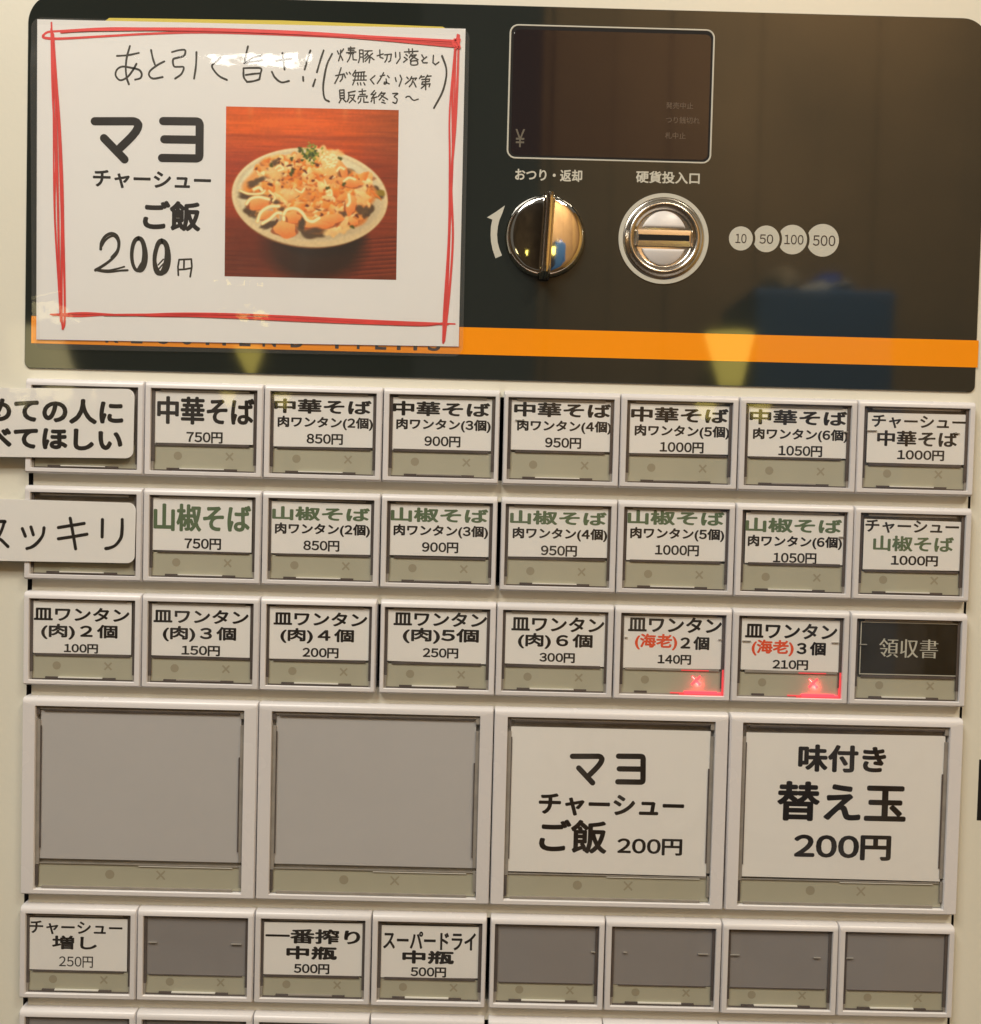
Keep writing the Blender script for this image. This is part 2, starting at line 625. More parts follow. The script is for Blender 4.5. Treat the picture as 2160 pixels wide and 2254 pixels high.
DS = DP + 0.03
sx0, sx1 = M(69, 725, DS)[0], M(2154, 778, DS)[0]
sy1 = (M(1018, 719.5, DS)[1] + M(2154, 748, DS)[1] + M(69, 697, DS)[1]) / 3
sy0 = (M(1018, 782, DS)[1] + M(2154, 808, DS)[1] + M(69, 753.6, DS)[1]) / 3
c = MB()
c.box(sx0, sy0, sx1, sy1, DP + .004, DS, STRIPE)
stripe = c.build('orange_stripe', panel)
c = MB()
tf1 = (1.0, 0.0, 0.0)
for ch, xa, xb in (('R', 232, 261), ('E', 288.5, 314), ('C', 342, 370), ('O', 397, 427), ('M', 453, 498), ('E', 527, 552), ('N', 578, 608), ('D', 640, 670),
                   ('I', 738, 746), ('T', 775, 803), ('E', 826, 851), ('M', 874, 919), ('S', 942, 970)):
    yb = 754 + (xa - 240) * 0.0255
    pxletter(c, ch, xa, xb, yb - 17, 35, tf1, DS + .02, PRINTD, bold=.12)
c.build('stripe_lettering', stripe)

# display window
tfB = (1160 / 1878, 1000, 0)
TL, TR, BR, BL = [M(1000 + .6177 * a, .6177 * b_, DP) for a, b_ in ((203, 91), (927, 106), (912, 578), (189, 563))]
dx0, dx1, dy0, dy1 = (TL[0] + BL[0]) / 2, (TR[0] + BR[0]) / 2, (BL[1] + BR[1]) / 2, (TL[1] + TR[1]) / 2
c = MB()
c.loft([rrect(dx0 - .3, dy0 - .3, dx1 + .3, dy1 + .3, 2.5, DP + .005), rrect(dx0 - .22, dy0 - .22, dx1 + .22, dy1 + .22, 2.4, DP + .12),
        rrect(dx0 + .12, dy0 + .12, dx1 - .12, dy1 - .12, 2.1, DP + .12), rrect(dx0 + .2, dy0 + .2, dx1 - .2, dy1 - .2, 2.0, DP + .005)], PRINTW)
disp = c.build('display_window', machine, 30)
c = MB()
c.loft([rrect(dx0 + .22, dy0 + .22, dx1 - .22, dy1 - .22, 2.0, DP + .004), rrect(dx0 + 1.1, dy0 + .8, dx1 - .9, dy1 - 1.3, 1.6, DP + .012)], SOOT)
c.build('dark_surround', disp)
c = MB()
c.loft([rrect(dx0 + .9, dy0 + .7, dx1 - .7, dy1 - 1.1, 1.7, DP + .006), rrect(dx0 + 1.0, dy0 + .8, dx1 - .8, dy1 - 1.2, 1.7, DP + .03)], GLASS, cap_last=True)
c.build('display_glass', disp)
c = MB()
pxletter(c, '¥', 218, 252, 492, 64, tfB, DP + .05, FAINT2, bold=.02)
c.build('yen_sign', disp)
c = MB()
pxletter(c, '発売中止', 755, 852, 376, 23, tfB, DP + .05, FAINT, bold=.01)
pxletter(c, 'つり銭切れ', 755, 875, 428, 24, tfB, DP + .05, FAINT, bold=.01)
pxletter(c, '札中止', 752, 825, 483, 23, tfB, DP + .05, FAINT, bold=.01)
c.build('status_lettering', disp)

tfK = (540 / 1878, 1060, 360)
c = MB()
pxletter(c, 'おつり・返却', 258, 772, 88, 92, tfK, DP + .02, PRINTW, bold=.09)
c.build('return_lettering', panel)
c = MB()
pxletter(c, '硬貨投入口', 1183, 1672, 106, 92, tfK, DP + .02, PRINTW, bold=.09)
c.build('coin_lettering', panel)
# turning arrow
ar = [(108, 725), (86, 660), (74, 600), (70, 545), (73, 480), (84, 428), (42, 412), (110, 370), (180, 320), (160, 380), (138, 432), (126, 480), (120, 540), (124, 600), (138, 655), (158, 703)]
c = MB()
q = [M(1060 + .2875 * a, 360 + .2875 * b_, DP) for a, b_ in ar][::-1]
c.add([(p[0], p[1], DP + .02) for p in q], [tuple(range(len(q)))], PRINTW)
c.build('turn_arrow', panel)
# coin value discs
prev = None
tcoin = (600 / 1878, 1560, 440)
for s, cx, cy, r, xa, xb, yc, hh in (('10', 223, 265, 83, 186, 262, 265, 64), ('50', 398, 268, 92, 352, 446, 269, 64), ('100', 578, 273, 102, 523, 655, 273, 66), ('500', 787, 278, 113, 720, 874, 280, 72)):
    x, y = M(1560 + tcoin[0] * cx, 440 + tcoin[0] * cy, DP)
    R = r * tcoin[0] / 7.75
    pts = []
    n = 72
    for i in range(n):
        a = 2 * PI * i / n
        px_, py_ = x + R * math.cos(a), y + R * math.sin(a)
        if prev:
            dx, dy = px_ - prev[0], py_ - prev[1]
            dd = math.hypot(dx, dy)
            lim = prev[2] + .75
            if dd < lim:
                # slide inward along the horizontal to the previous disc's clearance arc
                yy = py_ - prev[1]
                px_ = prev[0] + math.sqrt(max(lim * lim - yy * yy, 0))
        pts.append((px_, py_))
    c = MB()
    c.add([(p[0], p[1], DP + .02) for p in pts], [tuple(range(n))], PRINTW)
    disc = c.build('coin_value_disc', panel)
    c = MB()
    pxletter(c, s, xa, xb, yc, hh, tcoin, DP + .05, PRINTD, bold=.02)
    prev = (x, y, R)
    c.build('coin_value_number', panel)

# return knob
kx, ky = M(1060 + .2875 * 495, 360 + .2875 * 530, 2)
KR = 11.8
knob = MB()
H = 4.0
n = 96


def knob_d(x, y):
    r = math.hypot(x, y) / KR
    u = abs(x) / KR
    base = H - 1.1 * u - 1.5 * u ** 2.6 - 1.0 * (y / KR) ** 2
    if r > .86: base -= 2.0 * ((r - .86) / .14) ** 2
    return base


rings = [0.0, .15, .3, .45, .6, .7, .78, .84, .89, .93, .965, .99, 1.0]
vs = [(kx, ky, DP + knob_d(0, 0))]
for rr in rings[1:]:
    for i in range(n):
        a = 2 * PI * i / n
        x, y = KR * rr * math.cos(a), KR * rr * math.sin(a)
        vs.append((kx + x, ky + y, DP + knob_d(x, y)))
fs = [(0, 1 + i, 1 + (i + 1) % n) for i in range(n)]
for j in range(len(rings) - 2):
    for i in range(n):
        a, b_ = 1 + j * n + i, 1 + j * n + (i + 1) % n
        fs.append((a, a + n, b_ + n, b_))
base = len(vs)
for i in range(n):
    a = 2 * PI * i / n
    vs.append((kx + KR * math.cos(a), ky + KR * math.sin(a), DP))
j = len(rings) - 2
for i in range(n):
    a, b_ = 1 + j * n + i, 1 + j * n + (i + 1) % n
    fs.append((a, base + i, base + (i + 1) % n, b_))
knob.add(vs, fs, CHROME)
kn = knob.build('return_knob', machine, 60)
# central grip ridge, grooved, a little longer than the disc
rg = MB()
prof = [(-1.75, 2.2), (-1.55, 4.4), (-1.25, 4.6), (-1.0, 4.2), (-.85, 6.3), (-.6, 6.7), (-.15, 6.9), (.15, 6.2), (.4, 6.9), (.8, 6.7), (1.0, 6.2), (1.15, 4.2), (1.4, 4.6), (1.6, 4.3), (1.8, 2.2)]
tilt = -0.045
secs = []
NL = 20
for s in range(NL + 1):
    t = -1 + 2 * s / NL
    L = 12.35 * t
    e = 1 - max(0, (abs(t) - .86) / .14) ** 2.2 * .75
    row = []
    for (u, hh) in prof:
        uu = u * (1 if abs(t) < .93 else 1 - (abs(t) - .93) * 3)
        X = kx + .3 + uu * math.cos(tilt) - L * math.sin(tilt)
        Y = ky + uu * math.sin(tilt) + L * math.cos(tilt)
        row.append((X, Y, DP + max(0.0, hh * e)))
    secs.append(row)
vs = [p for row in secs for p in row]
m_ = len(prof)
fs = [(s * m_ + i, s * m_ + i + 1, (s + 1) * m_ + i + 1, (s + 1) * m_ + i) for s in range(NL) for i in range(m_ - 1)]
fs += [tuple(range(m_)), tuple(reversed(range(NL * m_, NL * m_ + m_)))]
rg.add(vs, fs, CHROME)
rg.build('knob_grip', kn, 40)

# coin slot
cx, cy = M(1060 + .2875 * 1407, 360 + .2875 * 558, 0)
c = MB()
c.loft([circle(cx, cy, 12.95, DP + .005, 96), circle(cx, cy, 12.9, DP + .3, 96), circle(cx, cy, 11.75, DP + .3, 96), circle(cx, cy, 11.7, DP + .0, 96)], PRINTW)
slot = c.build('coin_slot', machine, 30)
c = MB()
pr_ = [(11.72, .02), (11.45, .08), (11.1, .25), (10.75, .62), (10.4, 1.1), (10.05, 1.45), (9.7, 1.58), (9.35, 1.5), (9.0, 1.22), (8.7, .85), (8.45, .5), (8.2, .28), (7.9, .18)]
c.loft([circle(cx, cy, r_, DP + h_, 96) for r_, h_ in pr_], STEEL, cap_last=True)
c.build('steel_ring', slot, 60)
cyb = cy + .2


def half_moon(up):
    pts = []
    R_ = 6.75
    ylim = 2.55
    n = 28
    if up:
        a0 = math.asin(ylim / R_)
        for i in range(n + 1):
            a = a0 + (PI - 2 * a0) * i / n
            pts.append((cx - .05 + R_ * math.cos(a) * .98, cyb + R_ * math.sin(a) * 1.12))
    else:
        a0 = math.asin(ylim / R_)
        for i in range(n + 1):
            a = PI + a0 + (PI - 2 * a0) * i / n
            pts.append((cx - .05 + R_ * math.cos(a) * .98, cyb - .35 + R_ * math.sin(a) * 1.12))
    return pts


for up in (True, False):
    c = MB()
    pts = half_moon(up)
    mx_, my_ = np.mean([p[0] for p in pts]), np.mean([p[1] for p in pts])
    inner = [(mx_ + (p[0] - mx_) * .965, my_ + (p[1] - my_) * .95) for p in pts]
    inner2 = [(mx_ + (p[0] - mx_) * .90, my_ + (p[1] - my_) * .87) for p in pts]
    c.loft([[(p[0], p[1], DP + .16) for p in pts], [(p[0], p[1], DP + .5) for p in pts], [(p[0], p[1], DP + .62) for p in inner], [(p[0], p[1], DP + .78) for p in inner2]], SLOTW, cap_last=True)
    c.build('white_half_disc', slot, 50)
c = MB()
ya, yb_ = cyb + 2.25, cyb - 2.6
c.loft([rrect(cx - 7.9, yb_, cx + 7.9, ya, .5, DP + .17), rrect(cx - 7.8, yb_ + .1, cx + 7.8, ya - .1, .5, DP + .62), rrect(cx - 7.4, yb_ + 1.5, cx + 7.4, ya - 1.4, .3, DP + .78)], STEEL, cap_last=True)
c.build('slot_bar', slot, 30)
c = MB()
yo = M(1060 + .2875 * 1407, 360 + .2875 * 565, -1.5)[1]
c.box(cx - 7.25, yo - .82, cx + 7.3, yo + .82, DP + .79, DP + .82, SOOT)
c.build('coin_opening', slot)

# thin black slot at the right side of the cabinet
c = MB()
a = M(2156, 1672, DB)
c.box(a[0], M(2156, 1806, DB)[1], a[0] + 6, a[1], DB - .5, DB + .05, SOOT)
c.build('side_recess', machine)


# ------------------------------------------------------------------ push buttons
def bulged_pane(mb, x0, y0, x1, y1, d, bulge, material, nx=10, ny=8):
    vs = []
    for j in range(ny + 1):
        for i in range(nx + 1):
            u, v = i / nx * 2 - 1, j / ny * 2 - 1
            vs.append((x0 + (x1 - x0) * i / nx, y0 + (y1 - y0) * j / ny, d + bulge * (1 - .5 * u * u - .5 * v * v)))
    fs = [(j * (nx + 1) + i, j * (nx + 1) + i + 1, (j + 1) * (nx + 1) + i + 1, (j + 1) * (nx + 1) + i) for j in range(ny) for i in range(nx)]
    mb.add(vs, fs, material)


GLINTS = {(2, 7): [(3.1, 5.2, 8.9)], (2, 6): [(3.1, 5.6, 8.7), (29.0, 31.0, 8.6)], (2, 5): [(3.1, 3.9, 8.5), (30.2, 31.0, 8.5)], (0, 7): [(2.9, 5.8, 8.2), (28.3, 29.6, 8.4)],
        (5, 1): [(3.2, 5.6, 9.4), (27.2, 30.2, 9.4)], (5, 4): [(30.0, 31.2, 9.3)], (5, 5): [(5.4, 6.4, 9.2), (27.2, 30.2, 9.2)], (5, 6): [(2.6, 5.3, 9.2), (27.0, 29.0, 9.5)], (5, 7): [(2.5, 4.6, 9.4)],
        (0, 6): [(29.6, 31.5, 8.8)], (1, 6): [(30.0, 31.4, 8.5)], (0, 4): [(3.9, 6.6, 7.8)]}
GAPR = {0: 4, 1: 4, 2: 3, 5: 4, 6: 4}


def CARD_BOT(k, r):
    if r == 5 or k == 7: return 17.6
    return 16.4 if (r < 2 and k >= 4) else 17.0


def make_button(k, r, big=False, kind='card', lit=False):
    w = 68.0 if big else 34.0
    bx = LX(k)
    ty = TY(r)
    hgt = 57.0 if big else 26.5
    gl = .13
    grt = .13
    if not big and GAPR.get(r) == k: gl = .55
    if not big and GAPR.get(r) == k + 1: grt = .55
    if big and k == 6: gl = .35
    jx, jd = random.uniform(-.05, .05), random.uniform(-.08, .08)
    x0, x1 = bx + gl + jx, bx + w - grt + jx
    y1, y0 = ty + .6, ty - hgt
    sw = 3.9 if big else 1.75
    wx0, wx1 = bx + sw, bx + w - sw
    wy1, wy0 = ty - (1.75 if big else 1.3), ty - hgt + (1.6 if big else 1.5)
    ox, oy = (x0 + x1) / 2, (y0 + y1) / 2
    m = MB()
    D = jd

    def L(i, d, rad):
        return rrect(x0 + i * .35, y0 + i * .7, x1 - i * .35, y1 - i * 1.5, rad, d + D, 4)
    wl = [rrect(wx0, wy0, wx1, wy1, .2, D, 4), rrect(wx0 + .1, wy0 + .1, wx1 - .1, wy1 - .1, .2, D - .15, 4), rrect(wx0 + .15, wy0 + .15, wx1 - .15, wy1 - .15, .2, -2.2, 4)]
    m.loft([L(0, -7, .35), L(0, -1.5, .35), L(.12, -.75, .35), L(.4, -.25, .35), L(.85, 0, .3)] + wl, BEZEL)
    m.quad([(wx0, wy0), (wx1, wy0), (wx1, wy1), (wx0, wy1)], -2.1, EDGEM)
    ob = m.build('push_button', machine, 35, origin=(ox, oy, 0))
    if lit: ob['label'] = 'push button with its red cross lit'
    # geometry of the window's inside
    iy = 47.2 if big else (CARD_BOT(k, r) + .35 if kind != 'blank' else 18.2)
    sy1_, sy0_ = ty - iy - .35, wy0 + (1.3 if big else 1.1)
    sy1_ = deep(0, sy1_, -1.1)[1]
    # olive status strip
    s = MB()
    s.box(wx0 + .35, sy0_ - .9, wx1 - .35, sy1_, -2.0, -1.3, OLIVE)
    s.build('status_strip', ob, origin=(ox, oy, 0))
    ccy = deep(0, ty - (50.4 if big else 20.5), -1.3)[1]
    ddx, xxx = (25.5, 40.3) if big else (9.4, 24.2)
    rr = 1.35 if big else 1.2
    s = MB()
    s.add(circle(bx + ddx, ccy, rr, -1.28, 24), [tuple(range(24))], DOT)
    s.build('dot_symbol', ob, origin=(ox, oy, 0))
    s = MB()
    hw = (1.25 if lit else 1.0) if not big else 1.2
    for sg, z in ((1, 0), (-1, .003)):
        t_ = .17 if not lit else .22
        X, Y = bx + xxx, ccy + .1
        pts = [(X - hw - t_, Y - sg * (hw - t_) * 1.05), (X - hw + t_, Y - sg * (hw + t_) * 1.05), (X + hw + t_, Y + sg * (hw - t_) * 1.05), (X + hw - t_, Y + sg * (hw + t_) * 1.05)]
        if sg < 0: pts = pts
        pp = pts if sg > 0 else pts[::-1]
        s.add([(p[0], p[1], -1.27 + z) for p in pp], [(0, 1, 2, 3)], GLOWX if lit else DOT)
        if lit and sg < 0:
            q2 = [(X - 1.2, Y + 1.06), (X - 1.04, Y + 1.2), (X - .3, Y + .42), (X - .46, Y + .28)]
            s.add([(p[0], p[1], -1.255) for p in q2], [(3, 2, 1, 0)], GLOWW)
    s.build('cross_symbol', ob, origin=(ox, oy, 0))
    # clear cover: pane, edges darkened in colour for refraction, clips
    e = MB()
    ew = 1.25 if big else random.uniform(.85, 1.1)
    top_t = 1.5 if big else (random.uniform(.75, 1.0) if kind != 'blank' else .35)
    de = -.75
    if big:
        e.box(wx0 + .12, wy0 + 7.2, wx0 + ew, wy1 - 4.3, de - .5, de, EDGEM)
        e.box(wx0 + ew, wy0 + 12, wx0 + ew + .28, wy1 - 6, de - .5, de + .05, EDGED)
        e.box(wx1 - ew, wy0 + 9, wx1 - .12, wy1 - 4.6, de - .5, de, EDGEM)
        e.box(wx1 - ew - .4, wy0 + 12, wx1 - ew, wy1 - 14, de - .5, de + .05, EDGED)
        e.box(wx0 + .12, wy0 + 1.0, wx0 + ew * .8, wy0 + 7.0, de - .5, de + .02, EDGED)
        e.box(wx1 - ew * .8, wy0 + 2.0, wx1 - .12, wy0 + 8, de - .5, de + .02, EDGEM)
        e.box(wx0 + .12, wy1 - .55, wx1 - .12, wy1 - .12, de - .5, de + .1, EDGEM)
        e.box(wx0 + 1.2, wy1 - 1.05, wx1 - 1.0, wy1 - .6, de - .5, de + .08, EDGEM)
        e.box(wx0 + 2.2, wy1 - 1.5, wx1 - 1.6, wy1 - 1.08, de - .5, de + .1, EDGED)
        e.box(wx0 + .12, wy1 - 2.6, wx0 + 1.15, wy1 - .6, de - .5, de + .12, EDGED)
        e.box(wx1 - 1.3, wy1 - 2.6, wx1 - .12, wy1 - .6, de - .5, de + .12, EDGEM)
        e.box(wx0 + 2, wy0 + .3, wx1 - 3, wy0 + .9, de - .5, de, EDGEM)
        e.box(wx0 + 1.3, sy1_ + .02, wx1 - 1.3, sy1_ + .28, -1.3, -.95, EDGEM)
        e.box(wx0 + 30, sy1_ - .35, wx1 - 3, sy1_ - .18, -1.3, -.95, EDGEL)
    else:
        cut = random.uniform(2.0, 4.0)
        e.box(wx0 + .12, wy0 + cut, wx0 + ew, wy1 - .12, de - .5, de, EDGED)
        e.box(wx0 + .12, wy0 + .2, wx0 + ew * .8, wy0 + cut - .05, de - .5, de, EDGEM)
        e.box(wx1 - ew, wy0 + cut * .8, wx1 - .12, wy1 - .12, de - .5, de, EDGED)
        e.box(wx1 - ew * .75, wy0 + .2, wx1 - .12, wy0 + cut * .8 - .05, de - .5, de, EDGEM)
        if top_t > .5:
            e.box(wx0 + 2.6, wy1 - top_t, wx1 - 2.6, wy1 - .3, de - .5, de + .05, EDGEM)
            e.box(wx0 + 2.6, wy1 - .28, wx1 - 2.6, wy1 - .10, de - .5, de + .04, EDGED)
            e.box(wx0 + ew + .02, wy1 - .5, wx0 + 2.55, wy1 - .12, de - .5, de + .06, EDGED)
            e.box(wx1 - 2.55, wy1 - .5, wx1 - ew - .02, wy1 - .12, de - .5, de + .06, EDGED)
        else:
            e.box(wx0 + ew, wy1 - .4, wx1 - ew, wy1 - .12, de - .5, de + .05, EDGED)
        # divider under the insert
        hh = random.uniform(.45, .8) if kind != 'blank' else .22
        e.box(wx0 + ew + random.uniform(.2, 1.5), sy1_ + .03, wx1 - ew - random.uniform(.2, 1.5), sy1_ + .03 + hh, -1.3, -.95, EDGED if not lit else EDGEM)
        e.box(wx0 + ew + .02, sy1_ + .03, wx0 + ew + .2, sy1_ + .35, -1.3, -.95, EDGEM)
        # bottom clips and the bright slit between them
        e.box(wx0 + .6, wy0 + .15, wx1 - .8, wy0 + .5, de - .5, de - .1, EDGED if not lit else EDGEM)
        e.box(wx0 + 4.6, wy0 + .52, wx0 + 8.2, wy0 + 1.05, de - .5, de, EDGED)
        if not lit:
            e.box(wx1 - 9.4, wy0 + .52, wx1 - 5.8, wy0 + 1.0, de - .5, de, EDGED)
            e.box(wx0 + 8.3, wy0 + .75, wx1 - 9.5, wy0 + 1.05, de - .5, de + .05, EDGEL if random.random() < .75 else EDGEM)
            e.box(wx0 + 8.3, wy0 + .52, wx1 - 9.5, wy0 + .72, de - .5, de + .02, EDGED)
    if not big and (r, k) in GLINTS:  # glints on the cover, drawn as short pale bars
        for xa_, xb_, yy_ in GLINTS[(r, k)]:
            e.box(bx + xa_, ty - yy_ - .13, bx + xb_, ty - yy_ + .10, -.95, -.60, GLINTM)
    e.build('cover_edges', ob, origin=(ox, oy, 0))
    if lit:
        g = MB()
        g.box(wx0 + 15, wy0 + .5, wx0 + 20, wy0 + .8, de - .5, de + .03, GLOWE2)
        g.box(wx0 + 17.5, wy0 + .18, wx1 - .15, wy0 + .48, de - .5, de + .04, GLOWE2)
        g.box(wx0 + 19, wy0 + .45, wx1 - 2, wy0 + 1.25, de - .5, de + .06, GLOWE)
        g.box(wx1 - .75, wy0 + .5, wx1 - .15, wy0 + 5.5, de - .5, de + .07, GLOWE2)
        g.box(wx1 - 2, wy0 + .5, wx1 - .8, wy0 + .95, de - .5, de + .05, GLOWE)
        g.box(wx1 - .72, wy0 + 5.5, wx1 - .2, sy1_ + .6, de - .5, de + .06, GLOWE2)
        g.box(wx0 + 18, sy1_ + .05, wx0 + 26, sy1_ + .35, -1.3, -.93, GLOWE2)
        g.build('red_lit_edges', ob, origin=(ox, oy, 0))
        ld = bpy.data.lights.new('cross_lamp', 'POINT')
        ld.energy = 0.0007
        ld.color = (1.0, 0.05, 0.06)
        ld.shadow_soft_size = 0.0006
        lo = bpy.data.objects.new('cross_lamp', ld)
        COL.objects.link(lo)
        lo.location = face(bx + xxx + .6, ccy - .9, -.75)
    if kind == 'blank':
        s = MB()
        if big:
            s.box(wx0 + 1.2, ty - 46.6, wx1 - 1.2, wy1 - 1.3, -1.6, -1.2, GREYBIG)
        else:
            s.box(wx0 + .25, sy1_ + .25, wx1 - .25, wy1 - .2, -1.6, -1.15, GREYIN)
        s.build('blank_insert', ob, origin=(ox, oy, 0))
    s = MB()
    bulged_pane(s, wx0 + .14, wy0 + .12, wx1 - .14, wy1 - .12, -.62, .42, PANE)
    s.build('clear_cover', ob, 80, origin=(ox, oy, 0))
    return ob, (bx, ty)


DCARD = -1.0
TFR = {3: (1120 / 1878, 0, 820), 4: (1080 / 1878, 1080, 820), 5: (1120 / 1878, 0, 1520), 6: (1120 / 1878, 1040, 1520)}
BK, GR, OR = BLACK, GREEN, ORANGE


def make_card(k, r, big, lines, tfk, label, ybot=17.0, ytop=2.25, dark=False, w=None):
    tf = TFR[tfk]
    bx, ty = LX(k), TY(r)
    if big:
        x0, x1, y1, y0 = bx + 5.0, bx + 62.6, ty - 4.4, ty - 46.8
    else:
        x0, x1, y1, y0 = bx + 2.75 + random.uniform(-.15, .1), bx + 31.25 + random.uniform(-.1, .2), ty - ytop, ty - ybot
    x0, y0 = deep(x0, y0, DCARD)
    x1, y1 = deep(x1, y1, DCARD)
    m = MB()
    q = [random.uniform(-.24, .24) for _ in range(4)]
    pts = [(x0, y0 + q[0]), (x1, y0 + q[1]), (x1, y1 + q[2]), (x0, y1 + q[3])]
    m.prism(pts, DCARD - .12, DCARD, DARKCARD if dark else CARD)
    card = m.build('menu_card', None, origin=((x0 + x1) / 2, (y0 + y1) / 2, DCARD))
    tag(card, label, 'menu card', 'printed menu cards inside the buttons')
    if dark:
        m = MB()
        for a in ((x0 + .15, y0 + .15, x1 - .15, y0 + .42), (x0 + .15, y1 - .42, x1 - .15, y1 - .15), (x0 + .15, y0 + .42, x0 + .4, y1 - .42), (x1 - .4, y0 + .42, x1 - .15, y1 - .42)):
            m.box(a[0], a[1], a[2], a[3], DCARD + .004, DCARD + .02, PRINTW)
        m.build('border_line', card, origin=((x0 + x1) / 2, (y0 + y1) / 2, DCARD))
    names = ['heading', 'middle_line', 'price', 'extra_line']
    for i, L in enumerate(lines):
        s, xa, xb, yc, h, mt_, bold = L[:7]
        nm = L[7] if len(L) > 7 else names[i]
        m = MB()
        if s == 'STROKE_MAYO':
            mayo(m, xa, xb, yc, h, tf, DCARD + .02, BLACK)
        else:
            pxletter(m, s, xa, xb, yc, h, tf, DCARD + .02, mt_, bold, L[8] if len(L) > 8 else ((bold * .55) if h / (xb - xa) < .2 and len(s) < 5 else bold * .8), L[9] if len(L) > 9 else 0.0)
        m.build(nm, card, origin=((x0 + x1) / 2, (y0 + y1) / 2, DCARD))
    return card


def mayo(m, xa, xb, yc, h, tf, d, material):
    # the two large rounded letters, drawn in a 1230 x 505 box
    sx, sy = (xb - xa) / 1225.0, h / 505.0

    def T(P):
        return [(xa + (p[0] - 97) * sx, yc - h / 2 + (p[1] - 84) * sy) for p in P]
    wd = 88 * (sx + sy) / 2
    a1 = [(140, 130), (560, 130), (592, 142), (612, 168), (606, 200), (585, 240), (540, 295), (480, 355), (420, 412)]
    stroke(m, T(a1), wd, tf, d, material, smooth=False)
    stroke(m, T([(240, 312), (462, 542)]), wd, tf, d, material, smooth=False)
    stroke(m, T([(878, 128), (1238, 132), (1262, 140), (1273, 165), (1270, 500), (1262, 522), (1240, 531), (866, 526)]), wd, tf, d, material, smooth=False)
    stroke(m, T([(890, 325), (1250, 330)]), wd, tf, d, material, smooth=False)


NK = '肉ワンタン(%d個)'
B1, B2, B3 = .25, .14, .11
rows = []
R0 = {
    1: (3, [('中華そば', 580, 940, 142, 103, BK, B1 + .02, 'heading'), ('750円', 688, 822, 240, 42, BK, B3, 'price')], 'white card with tall black heading, priced 750 yen'),
    2: (3, [('中華そば', 1012, 1372, 126, 54, BK, B1), (NK % 2, 1025, 1377, 187, 48, BK, B2), ('850円', 1132, 1266, 246, 40, BK, B3)], 'black-headed noodle card with two dumplings, third card from the left edge, 850 yen'),
    3: (3, [('中華そば', 1450, 1810, 135, 54, BK, B1), (NK % 3, 1463, 1812, 195, 48, BK, B2), ('900円', 1567, 1700, 255, 40, BK, B3)], 'black-headed noodle card with three dumplings, fourth card from the left edge, 900 yen'),
    4: (4, [('中華そば', 90, 462, 144, 56, BK, B1), (NK % 4, 102, 463, 208, 50, BK, B2), ('950円', 209, 347, 270, 42, BK, B3)], 'black-headed noodle card with four dumplings, fifth card from the left edge, 950 yen'),
    5: (4, [('中華そば', 538, 912, 163, 58, BK, B1), (NK % 5, 552, 915, 227, 50, BK, B2), ('1000円', 648, 816, 287, 42, BK, B3)], 'white card with wide black heading over a line with numeral 5, priced 1000 yen'),
    6: (4, [('中華そば', 992, 1366, 173, 58, BK, B1), (NK % 6, 1005, 1368, 240, 50, BK, B2), ('1050円', 1102, 1270, 301, 42, BK, B3)], 'black-headed noodle card with six dumplings, seventh card from the left edge, 1050 yen'),
    7: (4, [('チャーシュー', 1460, 1820, 190, 50, BK, .13), ('中華そば', 1480, 1790, 254, 60, BK, .20), ('1000円', 1557, 1737, 317, 40, BK, .12)], 'white card with thin katakana above a bold black line, priced 1000 yen'),
}
R1 = {
    1: (3, [('山椒そば', 567, 927, 537, 103, GR, B1 + .02, 'heading'), ('750円', 681, 816, 633, 42, BK, B3, 'price')], 'white card with tall green heading, priced 750 yen'),
    2: (3, [('山椒そば', 1005, 1366, 522, 52, GR, B1), (NK % 2, 1015, 1366, 581, 48, BK, B2), ('850円', 1120, 1253, 640, 40, BK, B3)], 'green-headed noodle card with two dumplings, third card from the left edge, 850 yen'),
    3: (3, [('山椒そば', 1443, 1803, 527, 54, GR, B1), (NK % 3, 1453, 1802, 587, 48, BK, B2), ('900円', 1558, 1692, 646, 40, BK, B3)], 'green-headed noodle card with three dumplings, fourth card from the left edge, 900 yen'),
    4: (4, [('山椒そば', 75, 445, 557, 54, GR, B1), (NK % 4, 85, 447, 620, 50, BK, B2), ('950円', 193, 331, 683, 42, BK, B3)], 'green-headed noodle card with four dumplings, fifth card from the left edge, 950 yen'),
    5: (4, [('山椒そば', 525, 896, 557, 56, GR, B1), (NK % 5, 535, 895, 620, 50, BK, B2), ('1000円', 630, 798, 681, 42, BK, B3)], 'white card with green heading over a line with numeral 5, priced 1000 yen'),
    6: (4, [('山椒そば', 976, 1346, 586, 56, GR, B1), (NK % 6, 985, 1346, 650, 50, BK, B2), ('1050円', 1082, 1248, 711, 42, BK, B3)], 'green-headed noodle card with six dumplings, seventh card from the left edge, 1050 yen'),
    7: (4, [('チャーシュー', 1435, 1794, 591, 50, BK, .13), ('山椒そば', 1465, 1774, 656, 60, GR, .20), ('1000円', 1533, 1713, 721, 40, BK, .12)], 'white card with thin black katakana above a green line, priced 1000 yen'),
}
